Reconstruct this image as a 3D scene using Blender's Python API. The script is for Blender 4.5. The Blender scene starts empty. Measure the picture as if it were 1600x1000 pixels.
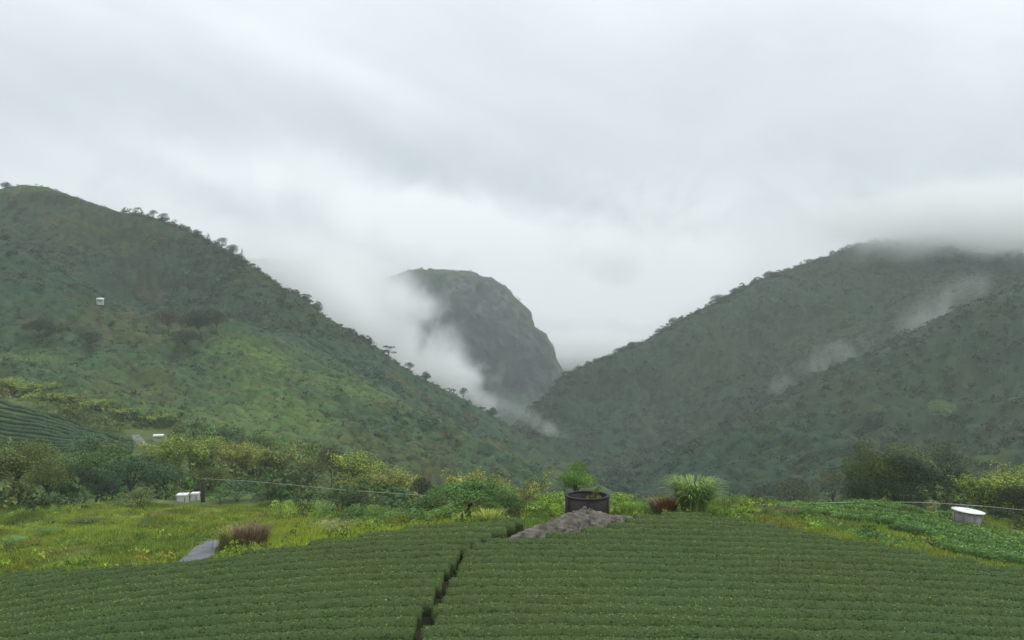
import bpy, bmesh, math, random
import numpy as np
from mathutils import Vector, Matrix

# ------------------------------------------------------------------ camera, sky, sun, exposure
sc = bpy.context.scene
COL = sc.collection
F = 1300.0                      # focal length in photo pixels (1600 wide)
PITCH = math.atan(20.0 / F)     # horizon a little under the middle of the picture
cam_d = bpy.data.cameras.new('camera')
cam_d.sensor_width = 36.0
cam_d.lens = 36.0 * F / 1600.0
cam_d.clip_start = 0.1
cam_d.clip_end = 30000.0
cam = bpy.data.objects.new('camera', cam_d)
COL.objects.link(cam)
cam.location = (0, 0, 0)
cam.rotation_euler = (math.pi / 2 + PITCH, 0, 0)
sc.camera = cam

SUN_EL, SUN_AZ = math.radians(60), math.radians(110)     # az clockwise from +Y
SUN_STRENGTH = 1.5

world = bpy.data.worlds.new('World')
sc.world = world
world.use_nodes = True
wt = world.node_tree
wt.nodes.clear()


def N(t, typ, **kw):
    n = t.nodes.new(typ)
    for k, v in kw.items():
        if k.startswith('i_'):
            key = k[2:]
            n.inputs[int(key) if key.isdigit() else key.replace('_', ' ')].default_value = v
        else:
            setattr(n, k, v)
    return n


def L(t, a, b):
    t.links.new(a, b)


def math_node(t, op, a, b=None, c=None, clamp=False):
    n = t.nodes.new('ShaderNodeMath')
    n.operation = op
    n.use_clamp = clamp
    for i, v in enumerate((a, b, c)):
        if v is None:
            continue
        if isinstance(v, (int, float)):
            n.inputs[i].default_value = v
        else:
            t.links.new(v, n.inputs[i])
    return n.outputs[0]


def build_world():
    t = wt
    out = N(t, 'ShaderNodeOutputWorld')
    bg = N(t, 'ShaderNodeBackground')
    L(t, bg.outputs[0], out.inputs[0])
    sky = N(t, 'ShaderNodeTexSky', sky_type='NISHITA', sun_disc=False)
    sky.sun_elevation = SUN_EL
    sky.sun_rotation = SUN_AZ
    tc = N(t, 'ShaderNodeTexCoord')
    sep = N(t, 'ShaderNodeSeparateXYZ')
    L(t, tc.outputs['Generated'], sep.inputs[0])
    az = math_node(t, 'ARCTAN2', sep.outputs[0], sep.outputs[1])
    el = math_node(t, 'ARCSINE', sep.outputs[2])
    # layered stratus: noise on azimuth / elevation, stretched sideways and sheared a little
    cmb = N(t, 'ShaderNodeCombineXYZ')
    shear = math_node(t, 'MULTIPLY_ADD', az, 0.28, el)
    L(t, math_node(t, 'MULTIPLY', az, 1.3), cmb.inputs[0])
    L(t, math_node(t, 'MULTIPLY', shear, 4.2), cmb.inputs[1])
    L(t, math_node(t, 'MULTIPLY', sep.outputs[1], 0.7), cmb.inputs[2])
    n1 = N(t, 'ShaderNodeTexNoise', i_Scale=1.7, i_Detail=6.0, i_Roughness=0.5, i_Distortion=0.35)
    L(t, cmb.outputs[0], n1.inputs['Vector'])
    n2 = N(t, 'ShaderNodeTexNoise', i_Scale=2.6, i_Detail=5.0, i_Roughness=0.52, i_Distortion=0.25)
    L(t, tc.outputs['Generated'], n2.inputs['Vector'])
    n3 = N(t, 'ShaderNodeTexNoise', i_Scale=9.0, i_Detail=5.0, i_Roughness=0.55, i_Distortion=0.3)
    L(t, tc.outputs['Generated'], n3.inputs['Vector'])
    v = math_node(t, 'MULTIPLY_ADD', math_node(t, 'SUBTRACT', n1.outputs['Fac'], 0.5), 0.46, 0.738)
    v = math_node(t, 'MULTIPLY_ADD', math_node(t, 'SUBTRACT', n2.outputs['Fac'], 0.5), 0.26, v)

    # broad openings and banks of the cloud deck seen in the photograph (azimuth, elevation, widths, tilt, gain)
    def bank(px, py, wx, wy, tilt, gain, warp=0.06):
        nonlocal v
        a0 = math.atan((px - 800) / F)
        e0 = math.atan((520 - py) / F)
        wa, we = wx / F, wy / F
        da = math_node(t, 'SUBTRACT', az, a0)
        de = math_node(t, 'SUBTRACT', el, e0)
        de = math_node(t, 'MULTIPLY_ADD', da, tilt, de)
        wob = math_node(t, 'MULTIPLY', math_node(t, 'SUBTRACT', n3.outputs['Fac'], 0.5), warp)
        de = math_node(t, 'ADD', de, wob)
        da = math_node(t, 'ADD', da, wob)
        r2 = math_node(t, 'ADD', math_node(t, 'POWER', math_node(t, 'ABSOLUTE', math_node(t, 'DIVIDE', da, wa)), 2.0),
                       math_node(t, 'POWER', math_node(t, 'ABSOLUTE', math_node(t, 'DIVIDE', de, we)), 2.0))
        g = math_node(t, 'POWER', 2.718, math_node(t, 'MULTIPLY', r2, -1.0))
        v = math_node(t, 'MULTIPLY_ADD', g, gain, v)
    for b in BANKS:
        bank(*b)
    # torn white cumulus low over the valley gap
    n4 = N(t, 'ShaderNodeTexNoise', i_Scale=11.0, i_Detail=7.0, i_Roughness=0.55, i_Distortion=0.5)
    L(t, tc.outputs['Generated'], n4.inputs['Vector'])
    bil = N(t, 'ShaderNodeMapRange', interpolation_type='SMOOTHSTEP')
    for key, val in (('From Min', 0.40), ('From Max', 0.62), ('To Min', 0.0), ('To Max', 0.13)):
        bil.inputs[key].default_value = val
    L(t, n4.outputs['Fac'], bil.inputs['Value'])
    low = N(t, 'ShaderNodeMapRange', interpolation_type='SMOOTHSTEP')
    for key, val in (('From Min', 0.22), ('From Max', 0.06), ('To Min', 0.0), ('To Max', 1.0)):
        low.inputs[key].default_value = val
    L(t, math_node(t, 'ABSOLUTE', math_node(t, 'SUBTRACT', el, 0.04)), low.inputs['Value'])
    v = math_node(t, 'MULTIPLY_ADD', bil.outputs[0], low.outputs[0], v)
    ramp = N(t, 'ShaderNodeValToRGB')
    L(t, v, ramp.inputs[0])
    e = ramp.color_ramp.elements
    e[0].position = 0.40
    e[0].color = (0.40, 0.45, 0.485, 1)
    e[1].position = 1.0
    e[1].color = (0.86, 0.895, 0.915, 1)
    m = ramp.color_ramp.elements.new(0.7)
    m.color = (0.61, 0.665, 0.688, 1)
    mix = N(t, 'ShaderNodeMix', data_type='RGBA')
    mix.inputs[0].default_value = 0.95
    sc_n = N(t, 'ShaderNodeVectorMath', operation='SCALE')
    sc_n.inputs['Scale'].default_value = 0.1
    L(t, sky.outputs[0], sc_n.inputs[0])
    L(t, sc_n.outputs[0], mix.inputs[6])
    L(t, ramp.outputs[0], mix.inputs[7])
    # overcast skies brighten steadily from the horizon to the zenith
    zen = math_node(t, 'MULTIPLY_ADD', math_node(t, 'MAXIMUM', sep.outputs[2], 0.0), 0.7, 1.0)
    grad = N(t, 'ShaderNodeVectorMath', operation='SCALE')
    L(t, mix.outputs[2], grad.inputs[0])
    L(t, zen, grad.inputs['Scale'])
    L(t, grad.outputs[0], bg.inputs[0])
    bg.inputs[1].default_value = 1.11


#        px   py   wx   wy  tilt  gain
BANKS = [(480, 205, 420, 55, 0.16, -0.16), (800, 285, 260, 32, 0.2, -0.10),
         (330, 275, 90, 26, 0.3, 0.16), (640, 335, 190, 48, 0.25, 0.22), (800, 378, 220, 60, 0.2, 0.26),
         (880, 462, 95, 42, 0.1, 0.34), (1045, 458, 95, 42, -0.25, 0.30), (930, 430, 70, 26, 0.4, -0.06),
         (965, 428, 58, 36, -0.1, -0.30), (900, 550, 60, 18, 0.0, -0.10), (1420, 250, 330, 130, 0.1, -0.12),
         (1560, 40, 220, 120, 0.2, 0.10), (480, 110, 300, 60, 0.1, -0.05), (60, 200, 150, 60, -0.3, -0.06),
         (1100, 400, 130, 40, -0.1, 0.08), (480, 400, 110, 60, 0.3, -0.03)]
build_world()

sun_d = bpy.data.lights.new('sun', 'SUN')
sun_d.energy = SUN_STRENGTH
sun_d.angle = math.radians(25)
sun_d.color = (1.0, 0.97, 0.92)
sun = bpy.data.objects.new('sun', sun_d)
COL.objects.link(sun)
sdir = Vector((math.cos(SUN_EL) * math.sin(SUN_AZ), math.cos(SUN_EL) * math.cos(SUN_AZ), math.sin(SUN_EL)))
sun.rotation_euler = sdir.to_track_quat('Z', 'Y').to_euler()
sun.location = (150, -50, 200)

sc.view_settings.view_transform = 'Standard'
sc.view_settings.look = 'None'
sc.view_settings.exposure = 0.0
sc.view_settings.gamma = 1.0
sc.view_settings.use_curve_mapping = False
sc.render.engine = 'CYCLES'
sc.cycles.use_denoising = True
sc.cycles.max_bounces = 22
sc.cycles.diffuse_bounces = 3
sc.cycles.glossy_bounces = 2
sc.cycles.transmission_bounces = 3
sc.cycles.volume_bounces = 20
sc.cycles.transparent_max_bounces = 8
sc.cycles.volume_step_rate = 0.6
sc.cycles.volume_max_steps = 128

# ------------------------------------------------------------------ helpers
rng = np.random.default_rng(11)
CP, SP = math.cos(PITCH), math.sin(PITCH)


def at(px, py, d):
    """world point that lies d metres ahead (world Y) on the line of sight through a photo pixel"""
    u = (np.asarray(px, float) - 800) / F
    w = (500 - np.asarray(py, float)) / F
    yy = CP - w * SP
    zz = SP + w * CP
    k = d / yy
    return np.stack([u * k, np.broadcast_to(np.asarray(d, float), np.shape(u * k)), zz * k], -1)


def _hash(i, j, k, seed):
    h = (i * 374761393 + j * 668265263 + k * 2147483647 + seed * 974711) & 0xFFFFFFFF
    h = ((h ^ (h >> 13)) * 1274126177) & 0xFFFFFFFF
    h = (h ^ (h >> 16)) & 0xFFFFFFFF
    return h / 4294967295.0


def vnoise(p, seed=0):
    p = np.asarray(p, float)
    ip = np.floor(p).astype(np.int64)
    f = p - ip
    f = f * f * (3 - 2 * f)
    out = np.zeros(len(p))
    for a in (0, 1):
        for b in (0, 1):
            for c in (0, 1):
                w = (f[:, 0] if a else 1 - f[:, 0]) * (f[:, 1] if b else 1 - f[:, 1]) * (f[:, 2] if c else 1 - f[:, 2])
                out += w * _hash(ip[:, 0] + a, ip[:, 1] + b, ip[:, 2] + c, seed)
    return out * 2 - 1


def fbm(p, scale, octaves=4, seed=0, gain=0.5):
    p = np.asarray(p, float) / scale
    if p.shape[1] == 2:
        p = np.concatenate([p, np.zeros((len(p), 1))], 1)
    out = np.zeros(len(p))
    amp = 1.0
    for o in range(octaves):
        out += amp * vnoise(p * 2 ** o + 17.3 * o, seed + o)
        amp *= gain
    return out


def sstep(a, b, x):
    t = np.clip((np.asarray(x, float) - a) / (b - a), 0, 1)
    return t * t * (3 - 2 * t)


def np_mesh(name, verts, faces_list, col=None, smooth=False):
    """faces_list: list of int arrays (n,k); col: (nverts,3) colour attribute"""
    me = bpy.data.meshes.new(name)
    verts = np.ascontiguousarray(verts, dtype=np.float32)
    loops, starts, tot = [], [], 0
    for fa in faces_list:
        fa = np.asarray(fa, np.int32)
        if len(fa) == 0:
            continue
        n, k = fa.shape
        loops.append(fa.ravel())
        starts.append(tot + np.arange(n) * k)
        tot += n * k
    loops = np.concatenate(loops).astype(np.int32)
    starts = np.concatenate(starts).astype(np.int32)
    me.vertices.add(len(verts))
    me.vertices.foreach_set('co', verts.ravel())
    me.loops.add(len(loops))
    me.loops.foreach_set('vertex_index', loops)
    me.polygons.add(len(starts))
    me.polygons.foreach_set('loop_start', starts)
    me.update(calc_edges=True)
    if smooth:
        me.polygons.foreach_set('use_smooth', np.ones(len(starts), bool))
    if col is not None:
        a = me.attributes.new('col', 'FLOAT_COLOR', 'POINT')
        c4 = np.ones((len(verts), 4), np.float32)
        c4[:, :3] = col
        a.data.foreach_set('color', c4.ravel())
    me.validate()
    return me


def link(name, me, mat, parent=None, loc=None, label=None, cat=None, group=None, kind=None, color=None):
    o = bpy.data.objects.new(name, me)
    COL.objects.link(o)
    if mat is not None and me is not None and len(me.materials) == 0:
        me.materials.append(mat)
    if parent is not None:
        o.parent = parent
    if loc is not None:
        o.location = loc
    tag(o, label, cat, group, kind)
    if color is not None:
        o.color = (*color, 1)
    return o


def tag(o, label=None, cat=None, group=None, kind=None):
    if label:
        o['label'] = label
    if cat:
        o['category'] = cat
    if group:
        o['group'] = group
    if kind:
        o['kind'] = kind


def grid_faces(nu, nv, off=0):
    i = np.arange(nu - 1)[:, None] * nv + np.arange(nv - 1)[None, :]
    i = i.ravel() + off
    return np.stack([i, i + nv, i + nv + 1, i + 1], 1)


# ------------------------------------------------------------------ materials
def new_mat(name):
    m = bpy.data.materials.new(name)
    m.use_nodes = True
    m.node_tree.nodes.clear()
    return m, m.node_tree


def leaf_material(name, trans=0.22, rough=0.65, spec=0.12):
    m, t = new_mat(name)
    out = N(t, 'ShaderNodeOutputMaterial')
    at_n = N(t, 'ShaderNodeAttribute', attribute_name='col')
    oi = N(t, 'ShaderNodeObjectInfo')
    mul = N(t, 'ShaderNodeMix', data_type='RGBA', blend_type='MULTIPLY')
    mul.inputs[0].default_value = 1
    L(t, at_n.outputs['Color'], mul.inputs[6])
    L(t, oi.outputs['Color'], mul.inputs[7])
    pr = N(t, 'ShaderNodeBsdfPrincipled', i_Roughness=rough)
    pr.inputs['Specular IOR Level'].default_value = spec
    tr = N(t, 'ShaderNodeBsdfTranslucent')
    mix = N(t, 'ShaderNodeMixShader')
    mix.inputs[0].default_value = trans
    L(t, mul.outputs[2], pr.inputs['Base Color'])
    L(t, mul.outputs[2], tr.inputs['Color'])
    L(t, pr.outputs[0], mix.inputs[1])
    L(t, tr.outputs[0], mix.inputs[2])
    L(t, mix.outputs[0], out.inputs[0])
    return m


def ramp_noise_material(name, stops, scale, detail=6, rough=0.9, bump=0.0, bump_scale=None, stretch=(1, 1, 1), scale2=None, amt2=0.3, spec=0.2):
    m, t = new_mat(name)
    out = N(t, 'ShaderNodeOutputMaterial')
    geo = N(t, 'ShaderNodeNewGeometry')
    mp = N(t, 'ShaderNodeMapping')
    mp.inputs['Scale'].default_value = stretch
    L(t, geo.outputs['Position'], mp.inputs[0])
    n = N(t, 'ShaderNodeTexNoise', i_Scale=scale, i_Detail=float(detail), i_Roughness=0.6)
    L(t, mp.outputs[0], n.inputs['Vector'])
    fac = n.outputs['Fac']
    if scale2:
        n2 = N(t, 'ShaderNodeTexNoise', i_Scale=scale2, i_Detail=5.0, i_Roughness=0.65)
        L(t, mp.outputs[0], n2.inputs['Vector'])
        fac = math_node(t, 'MULTIPLY_ADD', math_node(t, 'SUBTRACT', n2.outputs['Fac'], 0.5), amt2, fac)
    r = N(t, 'ShaderNodeValToRGB')
    L(t, fac, r.inputs[0])
    els = r.color_ramp.elements
    els[0].position, els[0].color = stops[0][0], (*stops[0][1], 1)
    els[1].position, els[1].color = stops[-1][0], (*stops[-1][1], 1)
    for p, c in stops[1:-1]:
        e = els.new(p)
        e.color = (*c, 1)
    pr = N(t, 'ShaderNodeBsdfPrincipled', i_Roughness=rough)
    pr.inputs['Specular IOR Level'].default_value = spec
    L(t, r.outputs[0], pr.inputs['Base Color'])
    if bump:
        b = N(t, 'ShaderNodeBump')
        b.inputs['Strength'].default_value = bump
        nb = N(t, 'ShaderNodeTexNoise', i_Scale=bump_scale or scale * 6, i_Detail=5.0)
        L(t, mp.outputs[0], nb.inputs['Vector'])
        L(t, nb.outputs['Fac'], b.inputs['Height'])
        L(t, b.outputs[0], pr.inputs['Normal'])
    L(t, pr.outputs[0], out.inputs[0])
    return m


def attr_material(name, rough=0.95, noise_scale=0.4, amt=0.35):
    """base colour from the col attribute, broken up with noise"""
    m, t = new_mat(name)
    out = N(t, 'ShaderNodeOutputMaterial')
    a = N(t, 'ShaderNodeAttribute', attribute_name='col')
    geo = N(t, 'ShaderNodeNewGeometry')
    n = N(t, 'ShaderNodeTexNoise', i_Scale=noise_scale, i_Detail=7.0, i_Roughness=0.7)
    L(t, geo.outputs['Position'], n.inputs['Vector'])
    g = math_node(t, 'MULTIPLY_ADD', math_node(t, 'SUBTRACT', n.outputs['Fac'], 0.5), amt * 4, 1.0)
    g = math_node(t, 'MAXIMUM', g, 0.25)
    sc_n = N(t, 'ShaderNodeVectorMath', operation='SCALE')
    L(t, a.outputs['Color'], sc_n.inputs[0])
    L(t, g, sc_n.inputs['Scale'])
    pr = N(t, 'ShaderNodeBsdfPrincipled', i_Roughness=rough)
    pr.inputs['Specular IOR Level'].default_value = 0.15
    L(t, sc_n.outputs[0], pr.inputs['Base Color'])
    L(t, pr.outputs[0], out.inputs[0])
    return m


M_LEAF = leaf_material('leaves')
M_TEA = leaf_material('tea_leaves', trans=0.15, rough=0.7, spec=0.10)
M_GRASS = leaf_material('grass_blades', trans=0.3, rough=0.7, spec=0.15)
M_BARK = ramp_noise_material('bark', [(0.3, (0.035, 0.028, 0.022)), (0.7, (0.11, 0.095, 0.08))], 6, bump=0.4)
M_GROUND = attr_material('meadow_soil', noise_scale=1.2, amt=0.3)
M_HILL = attr_material('hill_scrub', noise_scale=0.45, amt=0.3)
M_PEAK = attr_material('cliff', noise_scale=0.05, amt=0.25)
M_ROCK = ramp_noise_material('grey_rock', [(0.30, (0.06, 0.054, 0.043)), (0.5, (0.128, 0.118, 0.098)), (0.72, (0.22, 0.207, 0.178))], 1.6, bump=0.35, bump_scale=4, scale2=3.5, amt2=0.35, stretch=(1, 1, 1.4))
M_SOIL = ramp_noise_material('bare_soil', [(0.3, (0.075, 0.066, 0.045)), (0.7, (0.16, 0.14, 0.10))], 1.5, bump=0.5, scale2=9, amt2=0.5)
M_TANK = ramp_noise_material('dark_tank_wall', [(0.3, (0.014, 0.012, 0.013)), (0.6, (0.034, 0.028, 0.028)), (0.8, (0.075, 0.055, 0.045))], 0.9, bump=0.25, bump_scale=6, stretch=(1, 1, 0.3), rough=0.75, scale2=6, amt2=0.25)
M_TANKRIM = ramp_noise_material('tank_rim', [(0.3, (0.018, 0.016, 0.015)), (0.7, (0.06, 0.053, 0.048))], 2.0, bump=0.3, rough=0.8)
M_WHITE = ramp_noise_material('white_paint', [(0.25, (0.62, 0.62, 0.60)), (0.5, (0.82, 0.82, 0.80))], 1.3, rough=0.5, scale2=8, amt2=0.3)
M_CONC = ramp_noise_material('weathered_concrete', [(0.3, (0.15, 0.15, 0.15)), (0.7, (0.30, 0.30, 0.295))], 0.9, bump=0.3, scale2=6, amt2=0.4)
M_PATH = ramp_noise_material('concrete_path', [(0.3, (0.11, 0.115, 0.12)), (0.7, (0.20, 0.205, 0.215))], 0.6, bump=0.2, scale2=5, amt2=0.4)
M_CABLE = ramp_noise_material('grey_cable', [(0.3, (0.30, 0.32, 0.31)), (0.7, (0.42, 0.44, 0.43))], 0.8, rough=0.6)
M_DARKPOST = ramp_noise_material('dark_post', [(0.3, (0.02, 0.02, 0.018)), (0.7, (0.05, 0.046, 0.04))], 3, bump=0.3)
M_WINDOW = ramp_noise_material('dark_window', [(0.3, (0.02, 0.022, 0.025)), (0.7, (0.04, 0.044, 0.05))], 3, rough=0.2)

# ------------------------------------------------------------------ the ground
H0 = -13.6


def zfield(x, y):
    x = np.asarray(x, float)
    return H0 - np.where(x < 0, 0.0027, 0.0011) * x * x


EDGE = np.array([(-60, 62), (-44, 60), (-34.7, 56.5), (-27, 53), (-20, 51.6), (-15, 52.8), (-7, 56.7), (1.3, 58.6), (8, 60.2), (13, 61.2), (15.5, 60.5), (21, 55.5), (30.5, 49.5), (38, 44.5), (50, 38)])


def edge_y(x):
    return np.interp(x, EDGE[:, 0], EDGE[:, 1])


ctrl = []
for yy in (30, 36, 42, 48, 54):
    for xx in range(-54, 55, 9):
        if yy < edge_y(xx) - 1:
            ctrl.append((xx, yy, float(zfield(xx, yy))))
for xx in range(-44, 44, 4):
    ey = float(edge_y(xx))
    ctrl.append((xx, ey - 0.5, float(zfield(xx, ey))))
for xx in (-60, -30, 0, 30, 60):
    ctrl += [(xx, -40, -1.0), (xx, -15, -1.5), (xx, 0, -1.75), (xx, 5, -3.4), (xx, 12, -7.2), (xx, 21, -11.4)]
GPX = [  # photo pixel and distance of points seen on the ground beyond the tea field
    (-150, 900, 70), (0, 898, 65), (70, 892, 64), (150, 880, 66), (0, 860, 80), (150, 850, 80), (60, 830, 95), (200, 830, 95), (0, 810, 112),
    (250, 892, 58), (290, 880, 62), (325, 855, 72), (230, 815, 105), (300, 800, 114), (350, 790, 122), (290, 790, 124), (420, 800, 112),
    (400, 850, 72), (470, 850, 66), (430, 830, 82), (520, 838, 68), (500, 815, 90), (600, 830, 66), (660, 828, 63), (600, 805, 88), (700, 818, 64), (760, 820, 64),
    (850, 818, 64), (920, 812, 65), (1000, 806, 66), (1080, 806, 66), (1150, 808, 66), (850, 800, 78), (950, 795, 80), (1050, 792, 80), (700, 800, 80),
    (1200, 822, 63), (1260, 838, 60), (1330, 852, 58), (1420, 868, 56), (1520, 888, 53), (1600, 900, 52), (1700, 915, 50),
    (1180, 797, 76), (1240, 795, 82), (1320, 792, 92), (1400, 795, 94), (1460, 806, 92), (1520, 824, 88), (1600, 850, 82), (1700, 880, 78),
    (1300, 815, 76), (1400, 830, 74), (1500, 850, 70), (1600, 875, 66)]
for px, py, d in GPX:
    p = at(px, py, d)
    ctrl.append(tuple(p))
GXYZ = []
for px, d, z in [  # hidden or partly hidden ground, by bearing, distance and height
    (1300, 125, -30), (1420, 135, -29), (1550, 120, -27), (1700, 120, -28), (1450, 112, -25), (1200, 125, -34), (1080, 110, -31), (950, 110, -32), (830, 110, -30),
    (1600, 200, -38), (1400, 200, -42), (1200, 200, -50), (1000, 200, -56), (850, 200, -50), (720, 110, -27), (720, 160, -36), (720, 220, -46),
    (600, 130, -27), (600, 170, -36), (600, 230, -44), (480, 120, -25.5), (480, 160, -33), (480, 220, -38),
    (350, 160, -29), (350, 210, -33), (420, 270, -37), (230, 135, -27), (200, 150, -33), (200, 190, -34), (100, 140, -30), (100, 180, -33),
    (0, 130, -26), (0, 160, -30), (0, 200, -31.5), (-150, 150, -26), (-150, 200, -29), (-150, 120, -24), (-300, 100, -22), (-300, 200, -26),
    (700, 330, -66), (850, 330, -72), (1000, 330, -78), (1200, 330, -70), (1400, 330, -62), (1600, 320, -56), (1900, 300, -45), (1900, 150, -30), (2000, 90, -22),
    (500, 330, -52), (2000, 60, -18), (-500, 70, -20)]:
    GXYZ.append(((px - 800) / F * d, d, z))
for px, py, d in [(0, 624, 292), (60, 640, 282), (110, 655, 274), (170, 676, 262), (225, 697, 246), (0, 660, 262), (0, 690, 238), (60, 675, 258), (110, 690, 250), (160, 702, 240), (247, 692, 240), (300, 700, 246), (-150, 610, 300), (-150, 660, 245)]:
    GXYZ.append(tuple(at(px, py, d)))
ctrl = np.array(ctrl + GXYZ)


class TPS:
    def __init__(s, pts, lam=1.5):
        s.s = 50.0
        s.c = pts[:, :2] / s.s
        n = len(pts)
        K = s.k(s.c, s.c) + lam * 1e-3 * np.eye(n)
        P = np.concatenate([np.ones((n, 1)), s.c], 1)
        A = np.zeros((n + 3, n + 3))
        A[:n, :n] = K
        A[:n, n:] = P
        A[n:, :n] = P.T
        s.w = np.linalg.solve(A, np.concatenate([pts[:, 2], np.zeros(3)]))

    def k(s, a, b):
        d2 = ((a[:, None, :] - b[None, :, :]) ** 2).sum(-1)
        return 0.5 * d2 * np.log(d2 + 1e-9)

    def __call__(s, x, y):
        q = np.stack([np.ravel(x), np.ravel(y)], 1) / s.s
        out = np.empty(len(q))
        for i in range(0, len(q), 8000):
            qq = q[i:i + 8000]
            out[i:i + 8000] = s.k(qq, s.c) @ s.w[:-3] + s.w[-3] + qq @ s.w[-2:]
        return out


tps = TPS(ctrl)


def ground(x, y):
    x = np.atleast_1d(np.asarray(x, float))
    y = np.atleast_1d(np.asarray(y, float))
    x, y = np.broadcast_arrays(x, y)
    z = np.clip(tps(np.clip(x, -330, 330), np.clip(y, -45, 420)), -110, 8)
    w = sstep(300, 420, y)
    z = z * (1 - w) + (-125) * w
    w = sstep(0, 1, (np.abs(x) - (0.85 * np.clip(y, 0, 500) + 60)) / 120)
    z = z * (1 - w) + np.where(y > 250, -60, np.clip(-0.16 * y - 3, -60, -3)) * w
    bumps = sstep(56, 75, y) * 0.55 * fbm(np.stack([x, y], 1), 8.0, 3, 5)
    return z + bumps


def gz(x, y):
    return float(ground(x, y)[0])


def ray_ground(px, py, d0=30, d1=320):
    """first point of the ground on the line of sight through a photo pixel"""
    ds = np.arange(d0, d1, 0.5)
    p = at(np.full(len(ds), px), np.full(len(ds), py), ds)
    g = ground(p[:, 0], p[:, 1])
    hit = np.where(p[:, 2] <= g)[0]
    k = hit[0] if len(hit) else len(ds) - 1
    return np.array([p[k, 0], p[k, 1], g[k]])


def axis(parts):
    return np.unique(np.concatenate([np.arange(a, b, s) for a, b, s in parts]))


gx = axis([(-3480, -1200, 240), (-1200, -300, 60), (-300, -80, 5), (-80, 80, 1.0), (80, 300, 5), (300, 1200, 60), (1200, 3900, 240)])
gy = axis([(-400, -40, 40), (-40, 30, 2.5), (30, 110, 0.9), (110, 330, 3), (330, 700, 25), (700, 4400, 180)])
X, Y = np.meshgrid(gx, gy, indexing='ij')
Zg = ground(X.ravel(), Y.ravel())
pts = np.stack([X.ravel(), Y.ravel(), Zg], 1)
n_lo = fbm(pts[:, :2], 14, 4, 31)
n_hi = fbm(pts[:, :2], 3, 3, 32)
c_soil_shade = np.array([0.030, 0.028, 0.016])  # field soil, shade between the hedges painted into its brown
c_grass = np.array([0.165, 0.205, 0.036])
c_dark = np.array([0.075, 0.105, 0.032])
w_out = sstep(-0.5, 1.5, pts[:, 1] - edge_y(pts[:, 0]))
gcol = c_grass[None] * (1 + 0.25 * n_hi[:, None]) + (c_dark - c_grass)[None] * np.clip(0.35 + 0.6 * n_lo, 0, 1)[:, None]
far = sstep(95, 150, pts[:, 1])[:, None]
gcol = gcol * (1 - far) + c_dark[None] * (1 + 0.3 * n_hi[:, None]) * far
far2 = sstep(290, 360, pts[:, 1])[:, None]
gcol = gcol * (1 - far2) + np.array([0.034, 0.060, 0.034])[None] * (1 + 0.3 * n_hi[:, None]) * far2
gcol = c_soil_shade[None] * (1 - w_out[:, None]) + gcol * w_out[:, None]
gcol = np.clip(gcol, 0.01, 0.5)
link('ground', np_mesh('ground', pts, [grid_faces(len(gx), len(gy))], gcol, smooth=True), M_GROUND, kind='structure',
     label='grassy ground falling away beyond the tea field')

# ------------------------------------------------------------------ hills (lofted from ridge, gully and foot lines)


def curve_fn(pts, us, smooth=6):
    pts = np.array(pts, float)
    o = np.argsort(pts[:, 0])
    pts = pts[o]
    y = np.interp(us, pts[:, 0], pts[:, 1])
    d = np.interp(us, pts[:, 0], pts[:, 2])
    if smooth:
        k = np.exp(-np.linspace(-2, 2, 2 * smooth + 1) ** 2)
        k /= k.sum()
        pad = lambda a: np.concatenate([np.full(smooth, a[0]), a, np.full(smooth, a[-1])])
        y = np.convolve(pad(y), k, 'valid')
        d = np.convolve(pad(d), k, 'valid')
    return at(us, y, d)


def loft(us, curves, segs):
    """curves: list of (n,3) arrays ordered front to back"""
    C = np.stack(curves, 0)
    rows = []
    nC = len(curves)
    for i in range(nC - 1):
        p0, p1, p2, p3 = C[max(i - 1, 0)], C[i], C[i + 1], C[min(i + 2, nC - 1)]
        m1, m2 = (p2 - p0) * 0.35, (p3 - p1) * 0.35
        for s in range(segs[i]):
            t = s / segs[i]
            rows.append((2 * t ** 3 - 3 * t ** 2 + 1) * p1 + (t ** 3 - 2 * t ** 2 + t) * m1 + (-2 * t ** 3 + 3 * t ** 2) * p2 + (t ** 3 - t ** 2) * m2)
    rows.append(C[-1])
    return np.stack(rows, 1)           # (nu, nv, 3)


def drop(curve, dy, z):
    c = curve.copy()
    c[:, 1] += dy
    c[:, 2] += z
    return c


# -- left hill
usL = np.arange(-420, 961, 2.3)
L0 = curve_fn([(-420, 350, 790), (-150, 312, 745), (0, 296, 720), (30, 291, 712), (70, 293, 705), (120, 309, 690), (185, 334, 680), (215, 336, 677), (240, 343, 675), (300, 368, 665), (350, 391, 660),
               (400, 425, 650), (450, 461, 645), (500, 495, 640), (560, 532, 635), (610, 562, 635), (660, 592, 640), (720, 622, 650), (780, 657, 660), (830, 690, 670), (890, 727, 690), (960, 765, 700)], usL)
LG = curve_fn([(-420, 420, 660), (0, 376, 640), (60, 405, 635), (130, 442, 625), (200, 482, 620), (290, 496, 615), (350, 503, 600), (450, 541, 570), (560, 592, 560), (640, 640, 560), (720, 692, 560), (790, 738, 560), (850, 768, 560), (960, 800, 560)], usL)
L1 = curve_fn([(-420, 430, 545), (0, 383, 530), (60, 411, 520), (130, 449, 515), (170, 476, 520), (290, 500, 530), (350, 502, 495), (450, 540, 475), (560, 591, 460), (640, 639, 450), (720, 692, 445), (790, 738, 440), (850, 768, 440), (960, 800, 440)], usL)
L15 = curve_fn([(-420, 520, 430), (0, 500, 410), (150, 540, 400), (300, 580, 390), (450, 620, 385), (600, 670, 385), (720, 722, 390), (850, 778, 400), (960, 806, 410)], usL)
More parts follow.
